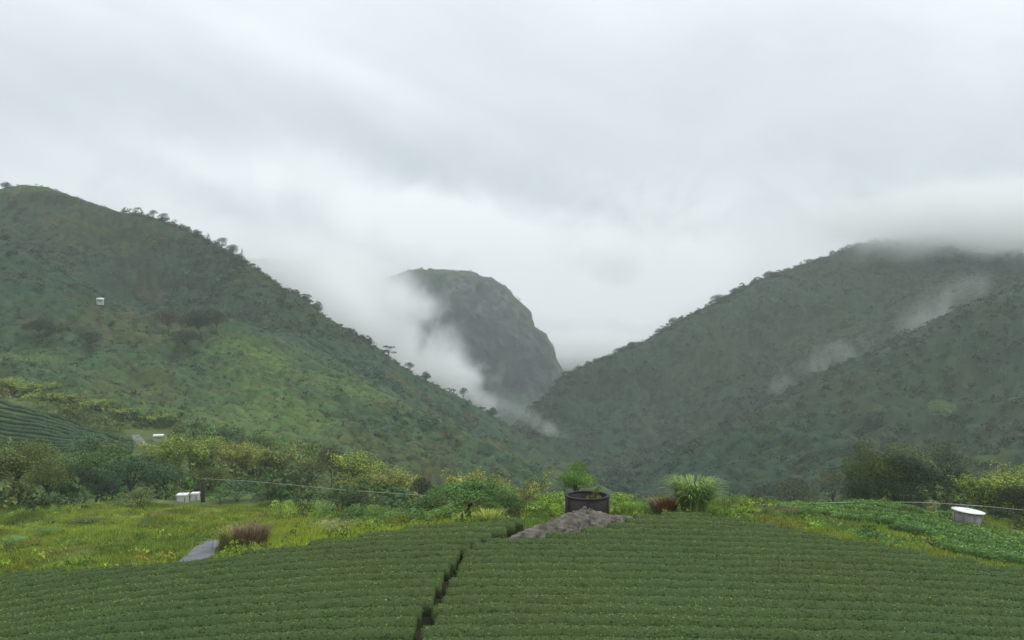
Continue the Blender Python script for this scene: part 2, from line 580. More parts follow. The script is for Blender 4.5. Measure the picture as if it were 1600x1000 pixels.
L2 = curve_fn([(-420, 590, 325), (0, 596, 312), (100, 622, 305), (200, 655, 300), (300, 700, 300), (400, 716, 315), (500, 728, 335), (600, 748, 350), (700, 768, 370), (800, 785, 385), (960, 812, 400)], usL)
segL = [3, 62, 64, 18, 80, 14, 2]
GL = loft(usL, [drop(L2, -25, -45), L2, L15, L1, LG, L0, drop(L0, 70, -28), drop(L0, 260, -170)], segL)
nuL, nvL = GL.shape[:2]
P = GL.reshape(-1, 3)
amp = np.ones(len(P))
nz = 9.0 * fbm(P, 90, 4, 3) + 2.2 * fbm(P, 14, 3, 9)
vv = np.tile(np.arange(nvL), nuL)
k_ridge = sum(segL[:5])
fade = 1 - 0.8 * np.exp(-((vv - k_ridge) / 12.0) ** 2)
fade *= 1 - 0.7 * np.exp(-((vv - sum(segL[:3])) / 8.0) ** 2)
P = P + np.stack([0 * nz, -0.4 * nz * fade, nz * fade], 1)
RIDGE_FADE_L = fade

C_DUMMY = 0


def canopy(p, cell, seed):
    """rounded crowns packed over a surface: height in cell units and two random numbers per crown"""
    q = p[:, :2] / cell + 0.35 * np.stack([fbm(p, cell * 3, 2, seed + 1), fbm(p, cell * 3, 2, seed + 2)], 1)
    ip = np.floor(q).astype(np.int64)
    best = np.full(len(p), -9.0)
    ra = np.zeros(len(p))
    rb = np.zeros(len(p))
    for a in (-1, 0, 1):
        for b in (-1, 0, 1):
            i, j = ip[:, 0] + a, ip[:, 1] + b
            cx = i + 0.15 + 0.7 * _hash(i, j, 0, seed)
            cy = j + 0.15 + 0.7 * _hash(i, j, 1, seed)
            sz = 0.55 + 0.55 * _hash(i, j, 2, seed)
            d2 = ((q[:, 0] - cx) ** 2 + (q[:, 1] - cy) ** 2) / sz ** 2
            h = sz * (np.sqrt(np.clip(1 - d2, 0, 1)) * 0.85) - 0.25 * d2
            m = h > best
            best = np.where(m, h, best)
            ra = np.where(m, _hash(i, j, 3, seed), ra)
            rb = np.where(m, _hash(i, j, 4, seed), rb)
    return best, ra, rb


def add_canopy(P, cells, lime, seed, strength=1.0):
    h1, a1, b1 = canopy(P, cells[0], seed)
    h2, a2, b2 = canopy(P, cells[1], seed + 40)
    w = np.clip(0.5 + 1.6 * fbm(P, 60, 3, seed + 80), 0, 1) * (1 - np.clip(lime * 1.1, 0, 1))
    h = (h1 * cells[0] * 0.85 * w + h2 * cells[1] * 0.75 * (1 - 0.55 * w)) * strength
    Q = P + np.stack([0 * h, -0.35 * h, 0.9 * h], 1)
    big = w > 0.5
    a, b = np.where(big, a1, a2), np.where(big, b1, b2)
    tone = (0.76 + 0.48 * a)[:, None] * np.stack([0.86 + 0.32 * b, np.ones_like(b), 1.05 - 0.15 * b], 1)
    return Q, tone


C_FOREST = np.array([0.046, 0.086, 0.042])
C_TEAL = np.array([0.044, 0.088, 0.050])
C_OLIVE = np.array([0.088, 0.098, 0.034])
C_BROWN = np.array([0.095, 0.075, 0.045])
C_LIME = np.array([0.106, 0.168, 0.048])


def mixc(a, b, w):
    return a * (1 - w[:, None]) + b * w[:, None]


def px_of(p):
    yy = p[:, 1] * CP + p[:, 2] * SP
    zz = -p[:, 1] * SP + p[:, 2] * CP
    return 800 + F * p[:, 0] / yy, 500 - F * zz / yy


def hill_colour(p, seed, lime_zone=None):
    """patches of forest, scrub and open grass over the hillside"""
    a = fbm(p, 85, 4, seed)
    b = fbm(p, 40, 4, seed + 7)
    c = np.tile(C_FOREST, (len(p), 1))
    c = mixc(c, C_TEAL, np.clip(0.5 + 1.2 * a, 0, 1))
    dry = 0.35 if seed == 61 else 1.0
    c = mixc(c, C_OLIVE, dry * np.clip(0.9 * b - 0.05, 0, 0.55))
    c = mixc(c, C_BROWN, dry * np.clip(1.2 * fbm(p, 30, 3, seed + 13) - 0.6, 0, 0.4))
    if lime_zone is not None:
        c = mixc(c, C_LIME, np.clip(lime_zone, 0, 0.9))
    return c


def left_lime(p):
    # open grassy flank of the nearer spur, summit pasture, brighter toward the foot
    hgt = sstep(25, -20, p[:, 2]) * sstep(500, 360, p[:, 1])
    patch = np.clip(0.25 + 1.1 * fbm(p, 55, 4, 77), 0, 1)
    summit = sstep(112, 122, p[:, 2]) * 0.55
    sp = sstep(60, 20, np.abs(p[:, 1] - 465)) * sstep(-190, -130, p[:, 0]) * 0.85
    return np.clip(hgt * (0.25 + patch) * 0.9 + summit + sp * np.clip(0.5 + fbm(p, 25, 3, 78), 0, 1), 0, 1)


llz = left_lime(P)
hc = hill_colour(P, 41, lime_zone=llz) * (0.78 - 0.18 * sstep(-20, 40, P[:, 2]) * (1 - 0.7 * llz))[:, None]
P, tone = add_canopy(P, (6.8, 3.4), llz, 900, 0.55 + 0.45 * RIDGE_FADE_L)
hc = hc * tone
GL = P.reshape(nuL, nvL, 3)
link('hill_left', np_mesh('hill_left', P, [grid_faces(nuL, nvL)], np.clip(hc, 0.01, 1), smooth=True), M_HILL, kind='structure',
     label='wooded hill sloping down from upper left to the gorge')

# -- right mountain
usR = np.concatenate([np.arange(790, 1720, 2.3), np.arange(1720, 2260, 8.0)])
R0 = curve_fn([(790, 690, 780), (822, 650, 800), (850, 625, 810), (880, 592, 820), (930, 571, 840), (1000, 542, 860), (1060, 511, 880), (1130, 474, 900), (1200, 440, 930), (1270, 411, 960), (1340, 386, 990),
               (1400, 374, 1010), (1470, 372, 1020), (1550, 376, 1030), (1700, 366, 1040), (1900, 350, 1050), (2260, 350, 1060)], usR)
RM = curve_fn([(790, 720, 720), (850, 690, 740), (930, 670, 760), (1060, 640, 770), (1200, 580, 800), (1340, 500, 830), (1470, 450, 850), (1600, 425, 860), (1900, 390, 880), (2260, 380, 900)], usR)
RG = curve_fn([(790, 745, 640), (850, 745, 650), (930, 735, 655), (1020, 725, 660), (1100, 696, 670), (1180, 653, 680), (1250, 615, 690), (1330, 577, 700), (1420, 541, 715), (1500, 502, 730), (1600, 463, 750), (1700, 440, 770), (1900, 420, 790), (2260, 410, 800)], usR)
RS = curve_fn([(790, 760, 560), (850, 760, 565), (930, 752, 565), (1020, 735, 570), (1100, 700, 575), (1180, 656, 580), (1250, 616, 590), (1330, 576, 600), (1420, 540, 610), (1500, 501, 625), (1600, 462, 645), (1700, 438, 665), (1900, 418, 685), (2260, 408, 700)], usR)
RB = curve_fn([(790, 790, 430), (1000, 790, 440), (1200, 750, 450), (1400, 690, 450), (1600, 640, 460), (1900, 590, 480), (2260, 560, 480)], usR)
RF = curve_fn([(790, 815, 350), (1000, 815, 350), (1200, 800, 350), (1400, 765, 345), (1600, 735, 340), (1900, 710, 340), (2260, 690, 340)], usR)
segR = [3, 36, 56, 12, 56, 60, 12, 2]
GR = loft(usR, [drop(RF, -25, -45), RF, RB, RS, RG, RM, R0, drop(R0, 80, -30), drop(R0, 300, -190)], segR)
nuR, nvR = GR.shape[:2]
P = GR.reshape(-1, 3)
nz = 12.0 * fbm(P, 120, 4, 53) + 2.4 * fbm(P, 16, 3, 59)
vv = np.tile(np.arange(nvR), nuR)
fade = 1 - 0.8 * np.exp(-((vv - sum(segR[:6])) / 10.0) ** 2)
fade *= 1 - 0.7 * np.exp(-((vv - sum(segR[:3])) / 8.0) ** 2)
P = P + np.stack([0 * nz, -0.4 * nz * fade, nz * fade], 1)
RIDGE_FADE_R = fade


def right_lime(p):
    low = sstep(-30, -62, p[:, 2]) * sstep(420, 345, p[:, 1])
    return np.clip(low * (0.35 + 0.8 * fbm(p, 35, 4, 88)), 0, 0.8)


rlz = right_lime(P)
hc = hill_colour(P, 61, lime_zone=rlz) * 0.58
P, tone = add_canopy(P, (8.0, 4.4), rlz, 950, 0.55 + 0.45 * RIDGE_FADE_R)
hc = hc * tone
GR = P.reshape(nuR, nvR, 3)
link('mountain_right', np_mesh('mountain_right', P, [grid_faces(nuR, nvR)], np.clip(hc, 0.01, 1), smooth=True), M_HILL, kind='structure',
     label='forested mountain rising into cloud on the right')

# -- blunt peak in the gap
usP = np.arange(330, 1010, 2.6)
P0 = curve_fn([(330, 410, 1620), (420, 405, 1600), (490, 415, 1580), (560, 440, 1560), (615, 432, 1540), (640, 423, 1530), (660, 421, 1520), (700, 422, 1510), (735, 426, 1500), (765, 434, 1490), (795, 450, 1480), (812, 468, 1470), (826, 490, 1462), (840, 513, 1455),
               (852, 530, 1445), (866, 553, 1435), (880, 582, 1420), (905, 625, 1400), (940, 690, 1380), (1010, 760, 1360)], usP, 3)
P1 = curve_fn([(330, 470, 1520), (490, 470, 1490), (600, 470, 1460), (700, 470, 1440), (790, 500, 1420), (830, 540, 1410), (860, 580, 1405), (890, 625, 1390), (1010, 790, 1330)], usP, 3)
P2 = curve_fn([(330, 600, 1450), (490, 600, 1420), (640, 590, 1400), (760, 600, 1385), (830, 620, 1375), (880, 650, 1365), (1010, 820, 1300)], usP, 3)
P3 = curve_fn([(330, 740, 1200), (640, 760, 1130), (830, 780, 1100), (1010, 880, 1100)], usP, 3)
segP = [2, 30, 44, 26, 12, 2]
GP = loft(usP, [drop(P3, -60, -80), P3, P2, P1, P0, drop(P0, 140, -40), drop(P0, 500, -260)], segP)
nuP, nvP = GP.shape[:2]
P = GP.reshape(-1, 3)
st = P * np.array([1, 1, 0.35])
nz = 20 * fbm(st, 90, 4, 5) + 11 * fbm(st, 26, 4, 6, 0.6)
vv = np.tile(np.arange(nvP), nuP)
fade = 1 - 0.8 * np.exp(-((vv - sum(segP[:4])) / 7.0) ** 2)
P = P + np.stack([0.25 * nz * fade, -1.0 * nz * fade, 0.35 * nz * fade], 1)
P = P + np.stack([7 * fbm(P, 30, 4, 91, 0.6), 0 * nz, 3.0 * fbm(P, 22, 3, 92, 0.6)], 1)
GP2 = P.reshape(nuP, nvP, 3)
steep = sstep(18, 4, np.abs(vv - sum(segP[:4])))
c = mixc(np.tile(np.array([0.036, 0.056, 0.048]), (len(P), 1)), np.array([0.19, 0.18, 0.16]), np.clip(2.0 * fbm(P * np.array([1, 1, 0.3]), 26, 5, 15, 0.6) - 0.5, 0, 0.4))
c = mixc(c, np.array([0.055, 0.09, 0.045]), np.clip(steep * 0.8 + 0.6 * fbm(P, 60, 3, 25), 0, 0.9))
link('rock_peak', np_mesh('rock_peak', P, [grid_faces(nuP, nvP)], np.clip(c, 0.01, 1), smooth=True), M_PEAK, kind='structure',
     label='blunt cliff-sided mountain peak standing in the gap')

# -- a far hill low behind the gap
usD = np.arange(600, 1300, 12.0)
D0 = curve_fn([(600, 560, 3300), (800, 570, 3200), (870, 556, 3100), (930, 562, 3100), (1000, 556, 3200), (1300, 500, 3300)], usD, 2)
D1 = curve_fn([(600, 700, 2600), (1300, 700, 2600)], usD, 0)
GD = loft(usD, [D1, D0, drop(D0, 500, -300)], [30, 8])
P = GD.reshape(-1, 3)
P[:, 2] += 25 * fbm(P, 300, 4, 8)
link('distant_hill', np_mesh('distant_hill', P, [grid_faces(GD.shape[0], GD.shape[1])], np.tile(C_FOREST, (len(P), 1)), smooth=True), M_HILL, kind='structure',
     label='faint far hill behind the gap')

# ------------------------------------------------------------------ foliage shapes


def rand_dirs(r, n):
    v = r.normal(size=(n, 3))
    return v / np.linalg.norm(v, axis=1, keepdims=True)


def leaf_quads(r, centers, normals, size, aspect=0.55, jitter=0.6, curl=0.12):
    """one four-cornered leaf for each centre; returns verts (n*4,3)"""
    n = len(centers)
    nn = normals + jitter * r.normal(size=(n, 3))
    nn /= np.linalg.norm(nn, axis=1, keepdims=True) + 1e-9
    t = np.cross(nn, rand_dirs(r, n))
    t /= np.linalg.norm(t, axis=1, keepdims=True) + 1e-9
    b = np.cross(nn, t)
    s = (np.asarray(size) * r.uniform(0.6, 1.35, n))[:, None]
    a = s * aspect * r.uniform(0.7, 1.3, n)[:, None]
    v = np.empty((n, 4, 3))
    v[:, 0] = centers - t * s * 0.5 - nn * s * curl
    v[:, 1] = centers + b * a * 0.5
    v[:, 2] = centers + t * s * 0.5 - nn * s * curl
    v[:, 3] = centers - b * a * 0.5
    return v.reshape(-1, 3)


def quads(n, off=0):
    return (np.arange(n * 4) + off).reshape(n, 4)


def leaf_tint(r, n, spread=0.3, warm=0.12):
    """grey-ish brightness and hue variation, one value per leaf, repeated for 4 corners"""
    g = np.clip(1 + spread * r.normal(size=n), 0.35, 1.9)
    w = warm * r.normal(size=n)
    c = np.stack([g * (1 + w), g, g * (1 - 0.8 * w)], 1)
    return np.repeat(c, 4, 0)


def clumps_leaves(r, clumps, per_area, size, top=0.25, **kw):
    """leaves spread over a set of lumpy ellipsoid clumps (x,y,z,rx,ry,rz)"""
    V, C = [], []
    for (x, y, z, rx, ry, rz) in clumps:
        n = max(8, int(per_area * 4 * math.pi * ((rx * ry + ry * rz + rx * rz) / 3)))
        d = rand_dirs(r, n)
        d[:, 2] = np.where(r.random(n) < top, np.abs(d[:, 2]), d[:, 2])
        rad = r.uniform(0.62, 1.08, n) ** 0.6
        p = d * rad[:, None] * np.array([rx, ry, rz]) + np.array([x, y, z])
        nn = d / np.array([rx, ry, rz])
        nn /= np.linalg.norm(nn, axis=1, keepdims=True)
        nn[:, 2] += 0.35
        V.append(leaf_quads(r, p, nn, np.full(n, size), **kw))
        tone = np.clip(1 + 0.16 * r.normal(), 0.6, 1.4)
        C.append(leaf_tint(r, n) * tone)
    V = np.concatenate(V)
    return V, quads(len(V) // 4), np.concatenate(C)


def tube(points, radii, sides=6):
    pts = [np.array(p, float) for p in points]
    V, Fc = [], []
    for i, p in enumerate(pts):
        a = pts[max(i - 1, 0)]
        b = pts[min(i + 1, len(pts) - 1)]
        t = (b - a) / (np.linalg.norm(b - a) + 1e-9)
        u = np.cross(t, [0, 0, 1.0]) if abs(t[2]) < 0.95 else np.cross(t, [1.0, 0, 0])
        u /= np.linalg.norm(u)
        w = np.cross(t, u)
        for k in range(sides):
            an = 2 * math.pi * k / sides
            V.append(p + radii[i] * (math.cos(an) * u + math.sin(an) * w))
    for i in range(len(pts) - 1):
        for k in range(sides):
            k2 = (k + 1) % sides
            Fc.append((i * sides + k, i * sides + k2, (i + 1) * sides + k2, (i + 1) * sides + k))
    m = len(V)
    V.append(pts[-1])
    tips = [((len(pts) - 1) * sides + k, (len(pts) - 1) * sides + (k + 1) % sides, m) for k in range(sides)]
    return np.array(V), np.array(Fc), np.array(tips)


def join_tubes(tubes):
    V, Q, T, off = [], [], [], 0
    for v, q, t in tubes:
        V.append(v)
        Q.append(q + off)
        T.append(t + off)
        off += len(v)
    return np.concatenate(V), [np.concatenate(Q), np.concatenate(T)]


def trunk_and_limbs(r, h, tips, rad=0.12, fork=0.45, lean=(0, 0)):
    """tapered trunk with limbs that reach the clump centres"""
    top = np.array([lean[0], lean[1], h * fork])
    base = np.array([0, 0, -0.6])
    mid = base * 0.5 + top * 0.5 + np.array([*r.normal(0, 0.05 * h, 2), 0])
    tb = [tube([base, mid, top], [rad, rad * 0.8, rad * 0.6])]
    for q in tips:
        q = np.array(q, float)
        m = top * 0.5 + q * 0.5 + np.array([*r.normal(0, 0.03 * h, 2), 0.04 * h])
        tb.append(tube([top - np.array([0, 0, 0.1 * h * r.random()]), m, q], [rad * 0.5, rad * 0.32, rad * 0.12], 5))
    return join_tubes(tb)


def broad_tree(seed, h=8.0, w=7.0, n=9, size=0.42, dens=5.0, fork=0.42, flat=0.75, low=0.45):
    r = np.random.default_rng(seed)
    cl = []
    for i in range(n):
        a = 2.4 * i + r.uniform(-0.5, 0.5)
        q = math.sqrt((i + 0.3) / n) * 0.34 * w
        z = h * (low + (1 - low) * 0.72 * (1 - (q / (0.5 * w)) ** 2) * r.uniform(0.75, 1.0))
        s = w * r.uniform(0.15, 0.25)
        cl.append((q * math.cos(a), q * math.sin(a), z, s * r.uniform(0.85, 1.25), s * r.uniform(0.85, 1.25), s * flat * r.uniform(0.8, 1.1)))
    top = max(c[2] + c[5] for c in cl)
    k = h / top
    cl = [(a, b, c * k, d, e, f) for a, b, c, d, e, f in cl]
    V, Q, C = clumps_leaves(r, cl, dens, size)
    tv, tf = trunk_and_limbs(r, h, [c[:3] for c in cl], rad=0.022 * h, fork=fork)
    return (V, [Q], C), (tv, tf)


def umbrella_tree(seed, h=9.0, w=9.0, tiers=3, size=0.5, dens=4.0):
    r = np.random.default_rng(seed)
    cl = []
    lx, ly = r.normal(0, 0.06 * h, 2)
    for i in range(tiers):
        z = h * (0.55 + 0.4 * (i + 0.5) / tiers)
        ww = w * (0.5 - 0.22 * i / tiers) * r.uniform(0.75, 1.1)
        for k in range(4):
            a = r.uniform(0, 6.28)
            cl.append((lx + ww * 0.6 * math.cos(a), ly + ww * 0.6 * math.sin(a), z + r.normal(0, 0.03 * h), ww * 0.5, ww * 0.5, h * 0.055))
    V, Q, C = clumps_leaves(r, cl, dens, size)
    tv, tf = trunk_and_limbs(r, h, [c[:3] for c in cl], rad=0.02 * h, fork=0.55, lean=(lx * 0.7, ly * 0.7))
    return (V, [Q], C), (tv, tf)


def spire_tree(seed, h=8.0, w=2.4, size=0.35, dens=6.0):
    r = np.random.default_rng(seed)
    cl = []
    for i in range(7):
        f = i / 6
        s = w * 0.5 * (1 - 0.75 * f) * r.uniform(0.7, 1.2)
        cl.append((r.normal(0, 0.06 * w), r.normal(0, 0.06 * w), h * (0.18 + 0.78 * f), s, s, h * 0.1))
    V, Q, C = clumps_leaves(r, cl, dens, size)
    tv, tf = trunk_and_limbs(r, h, [c[:3] for c in cl[2:]], rad=0.018 * h, fork=0.3)
    return (V, [Q], C), (tv, tf)


def shrub(seed, h=1.6, w=2.2, n=7, size=0.16, dens=28.0, stems=6):
    r = np.random.default_rng(seed)
    cl = []
    for i in range(n):
        a = 2.4 * i + r.uniform(-0.4, 0.4)
        q = math.sqrt((i + 0.2) / n) * 0.36 * w * r.uniform(0.7, 1.25)
        z = h * (0.22 + 0.6 * (1 - (q / (0.55 * w)) ** 2) * r.uniform(0.35, 1.2))
        s = w * r.uniform(0.08, 0.19)
        cl.append((q * math.cos(a), q * math.sin(a), z, s * r.uniform(0.8, 1.3), s * r.uniform(0.8, 1.3), min(s * r.uniform(0.7, 1.2), h * 0.35)))
    V, Q, C = clumps_leaves(r, cl, dens, size, top=0.4)
    tb = [tube([(0.1 * math.cos(k), 0.1 * math.sin(k), -0.25), (c[0] * 0.5, c[1] * 0.5, c[2] * 0.5), c[:3]], [0.03, 0.022, 0.008], 5) for k, c in enumerate(cl[:stems])]
    return (V, [Q], C), join_tubes(tb)


def blades(r, n, spread, h, w, droop=0.6, seg=4, base_r=0.3):
    """long arching blades rising from a tuft; strips of quads"""
    ang = r.uniform(0, 6.283, n)
    rb = base_r * np.sqrt(r.random(n))
    bx, by = rb * np.cos(ang), rb * np.sin(ang)
    out = ang + r.normal(0, 0.5, n)
    hh = h * r.uniform(0.55, 1.05, n)
    reach = spread * r.uniform(0.15, 1.0, n)
    V = np.empty((n, seg + 1, 2, 3))
    for s in range(seg + 1):
        t = s / seg
        rr = reach * t ** 1.6
        z = hh * (t * (1 + droop) - droop * t ** 2.6)
        ww = w * (1 - t) ** 0.6 * (0.4 + 0.6 * min(1, t * 4)) + 0.004
        cx, cy = bx + rr * np.cos(out), by + rr * np.sin(out)
        V[:, s, 0] = np.stack([cx - ww * np.sin(out), cy + ww * np.cos(out), z], 1)
        V[:, s, 1] = np.stack([cx + ww * np.sin(out), cy - ww * np.cos(out), z], 1)
    Q = []
    for s in range(seg):
        b = np.arange(n) * (seg + 1) * 2 + s * 2
        Q.append(np.stack([b, b + 1, b + 3, b + 2], 1))
    g = np.clip(1 + 0.25 * r.normal(size=n), 0.4, 1.7)
    wv = 0.1 * r.normal(size=n)
    C = np.repeat(np.stack([g * (1 + wv), g, g * (1 - wv)], 1), (seg + 1) * 2, 0)
    return V.reshape(-1, 3), [np.concatenate(Q)], C


def bamboo(seed, h=9.0, w=8.0, culms=26, size=0.5, dens=46):
    """clump of arching culms, feathery leaves toward the tips"""
    r = np.random.default_rng(seed)
    tb, V, C = [], [], []
    for k in range(culms):
        a = r.uniform(0, 6.283)
        b0 = np.array([0.1 * w * r.normal(), 0.1 * w * r.normal(), -0.4])
        reach = 0.5 * w * r.uniform(0.15, 0.95)
        hh = h * r.uniform(0.65, 1.0)
        path = []
        for s in range(6):
            t = s / 5
            path.append(b0 + np.array([reach * t ** 2 * math.cos(a), reach * t ** 2 * math.sin(a), hh * (1.25 * t - 0.28 * t ** 3)]))
        tb.append(tube(path, [0.05, 0.045, 0.04, 0.03, 0.02, 0.008], 4))
        t = np.clip(r.beta(2.6, 1.5, dens), 0.12, 1)
        P_ = np.array(path)
        cx = np.stack([np.interp(t * 5, np.arange(6), P_[:, j]) for j in range(3)], 1)
        cx += r.normal(size=(dens, 3)) * np.array([0.55, 0.55, 0.4]) * (0.06 * w + 0.15)
        nn = np.tile(np.array([[0.3 * math.cos(a), 0.3 * math.sin(a), 0.8]]), (dens, 1))
        V.append(leaf_quads(r, cx, nn, np.full(dens, size), aspect=0.4, jitter=0.7, curl=0.2))
        C.append(leaf_tint(r, dens, 0.25) * np.clip(1 + 0.12 * r.normal(), 0.7, 1.3))
    V = np.concatenate(V)
    return (V, [quads(len(V) // 4)], np.concatenate(C)), join_tubes(tb)


CACHE = {}


def plant(kind, key, maker, name, pos, scale, label, cat, color, group=None, rot=None, sink=0.0, stem_name=None, crown_name=None):
    """an Empty with crown and trunk children; meshes are shared between alike plants"""
    if key not in CACHE:
        (V, Fs, C), tr = maker()
        if key in MAKERS:
            h0, w0 = MAKERS[key][1:]
            k3 = np.array([w0 / (2 * np.percentile(np.hypot(V[:, 0], V[:, 1]), 96))] * 2 + [h0 / np.percentile(V[:, 2], 99.5)])
            V = V * k3
            if tr is not None:
                tr = (tr[0] * k3, tr[1])
        cm = np_mesh(key + '_crown', V, Fs, C)
        cm.materials.append(M_LEAF)
        tm = None
        if tr is not None:
            tm = np_mesh(key + '_trunk', tr[0], tr[1], smooth=True)
            tm.materials.append(M_BARK)
        CACHE[key] = (cm, tm)
    cm, tm = CACHE[key]
    e = bpy.data.objects.new(name, None)
    COL.objects.link(e)
    e.location = (pos[0], pos[1], pos[2] - sink)
    e.rotation_euler = (0, 0, random.uniform(0, 6.28) if rot is None else rot)
    e.scale = scale if hasattr(scale, '__len__') else (scale, scale, scale)
    tag(e, label, cat, group)
    c = link(crown_name or 'crown', cm, None, parent=e, color=color)
    if tm is not None:
        link(stem_name or 'trunk', tm, None, parent=e)
    return e


random.seed(5)

# ------------------------------------------------------------------ woods on the hillsides (one mass each)


def crown_templates(seed, count, tris, flat, fine=1.0):
    """small tree crowns seen from afar: lumps of leaf-clump triangles"""
    r = np.random.default_rng(seed)
    T = []
    for k in range(count):
        lob = rand_dirs(r, 5) * np.array([0.5, 0.5, 0.28]) + np.array([0, 0, 0.6])
        which = r.integers(0, 5, tris)
        d = rand_dirs(r, tris)
        d[:, 2] = np.abs(d[:, 2]) * 0.9 - 0.25
        c = lob[which] * np.array([1, 1, 1]) + d * np.array([0.55, 0.55, 0.45]) * r.uniform(0.75, 1.05, (tris, 1))
        nn = d + 0.5 * r.normal(size=(tris, 3))
        nn[:, 2] += 0.4
        nn /= np.linalg.norm(nn, axis=1, keepdims=True)
        t = np.cross(nn, rand_dirs(r, tris))
        t /= np.linalg.norm(t, axis=1, keepdims=True)
        b = np.cross(nn, t)
        s = r.uniform(0.11, 0.25, (tris, 1)) * fine
        v = np.stack([c - t * s - b * s * 0.7, c + t * s - b * s * 0.7, c + b * s * 1.1], 1)
        v[:, :, 2] *= flat
        T.append(v)
    return np.array(T)


def wood(name, G, colour_fn, v0, v1, count, smin, smax, tris, seed, label, keep=None, size_fn=None, bright=1.0, sink=0.32, fine=1.0):
    r = np.random.default_rng(seed)
    nu, nv = G.shape[:2]
    A = G[:-1, v0:v1 - 1]
    B = G[1:, v0:v1 - 1]
    D = G[:-1, v0 + 1:v1]
    cr = np.cross(B - A, D - A)
    area = np.linalg.norm(cr, axis=2).ravel()
    idx = r.choice(len(area), count, p=area / area.sum())
    uu, ww = r.random((2, count, 1))
    p = A.reshape(-1, 3)[idx] + uu * (B - A).reshape(-1, 3)[idx] + ww * (D - A).reshape(-1, 3)[idx]
    px, py = px_of(p)
    ok = (px > -140) & (px < 1740)
    if keep is not None:
        ok &= keep(p, px, py, r)
    p = p[ok]
    n = len(p)
    T = crown_templates(seed + 1, 10, tris, 0.95, fine)
    k = r.integers(0, len(T), n)
    s = r.uniform(smin, smax, n) * (0.55 + 0.9 * r.random(n) ** 2)
    if size_fn is not None:
        s *= size_fn(p)
    a = r.uniform(0, 6.283, n)
    ca, sa = np.cos(a), np.sin(a)
    base = T[k]
    x = base[..., 0] * ca[:, None, None] - base[..., 1] * sa[:, None, None]
    y = base[..., 0] * sa[:, None, None] + base[..., 1] * ca[:, None, None]
    z = base[..., 2] * r.uniform(0.8, 1.35, n)[:, None, None]
    V = np.stack([x, y, z], -1) * s[:, None, None, None] + p[:, None, None, :]
    V[..., 2] -= sink * s[:, None, None]
    c = colour_fn(p) * bright * np.clip(1 + 0.3 * r.normal(size=(n, 1)), 0.4, 2.0)
    c = c * (1 + 0.10 * r.normal(size=(n, 3)))
    c = np.repeat(c, tris * 3, 0)
    c = c * np.repeat(np.clip(1 + 0.18 * r.normal(size=(n * tris, 1)), 0.5, 1.6), 3, 0)
    me = np_mesh(name, V.reshape(-1, 3), [np.arange(n * tris * 3).reshape(-1, 3)], np.clip(c, 0.008, 0.6))
    return link(name, me, M_LEAF, kind='stuff', label=label)


def left_size(p):
    return np.clip(0.55 + 0.5 * sstep(330, 620, p[:, 1]), 0.5, 1.1) * np.clip(1.0 + 0.7 * fbm(p, 45, 3, 222), 0.45, 1.6)


def left_keep(p, px, py, r):
    lz = left_lime(p)
    dens = np.clip(0.62 + 0.9 * fbm(p, 50, 3, 111), 0.2, 1.0) * (1 - 0.6 * lz)
    pasture = (p[:, 2] > 112) & (px < 200)
    return (r.random(len(p)) < dens) & ~(pasture & (r.random(len(p)) < 0.85))


wood('woodland', GL, lambda p: (1.2 - 0.3 * sstep(-20, 40, p[:, 2]))[:, None] * hill_colour(p, 41, lime_zone=left_lime(p) * 0.7), segL[0] - 2, sum(segL[:5]) + 4, 14000, 1.7, 3.4, 46, 501,
     'dense dark green scrub and trees covering the hill on the left', keep=left_keep, size_fn=left_size, fine=0.75)
wood('woodland', GR, lambda p: hill_colour(p, 61, lime_zone=right_lime(p)) * 1.0, segR[0] - 2, sum(segR[:6]) + 4, 12000, 2.2, 4.2, 46, 601,
     'hazy forest covering the mountain on the right', fine=0.75)


wood('treeline', GL, lambda p: 1.0 * hill_colour(p, 41), sum(segL[:5]) - 3, sum(segL[:5]) + 4, 1500, 1.3, 3.4, 46, 511,
     'ragged line of bushes along the crest of the left hill', keep=lambda p, px, py, r: (px > 190) & (r.random(len(p)) < np.clip(0.45 + 1.1 * fbm(p, 25, 3, 515), 0.05, 1)), sink=0.12, fine=0.75)
wood('treeline', GR, lambda p: 0.9 * hill_colour(p, 61), sum(segR[:6]) - 3, sum(segR[:6]) + 4, 1500, 1.8, 4.4, 46, 611,
     'ragged line of bushes along the crest of the right mountain', keep=lambda p, px, py, r: (px < 1420) & (r.random(len(p)) < np.clip(0.45 + 1.1 * fbm(p, 30, 3, 615), 0.05, 1)), sink=0.12, fine=0.75)


def scrub_keep(p, px, py, r):
    return (r.random(len(p)) < 0.35 + 0.65 * left_lime(p))


wood('scrub', GL, lambda p: 1.08 * hill_colour(p, 41, lime_zone=left_lime(p)), segL[0] - 2, sum(segL[:5]) + 4, 18000, 0.9, 1.9, 16, 551,
     'low mixed scrub and grass tufts on the open flanks of the left hill', keep=scrub_keep)

wood('scrub', GP2, lambda p: np.tile(np.array([0.058, 0.085, 0.05]), (len(p), 1)), 30, sum(segP[:4]) + 3, 4500, 1.6, 3.6, 20, 561, 'sparse dark scrub clinging to the blunt peak')

# ------------------------------------------------------------------ tea hedges of the near field
GAP = np.array([(-4.6, 30), (-3.96, 36.8), (-3.75, 40), (-3.5, 42.5), (-3.25, 45.5), (-3.0, 49), (-2.45, 50.6), (-1.5, 52.4), (-0.9, 53.4), (0.0, 55.2), (1.3, 58), (3.3, 61)])
ROCK_R = np.array([(-1.0, 52.6), (1.2, 53.2), (3.3, 54.0), (6.2, 56.2), (8.7, 59.3), (9.6, 61.5)])


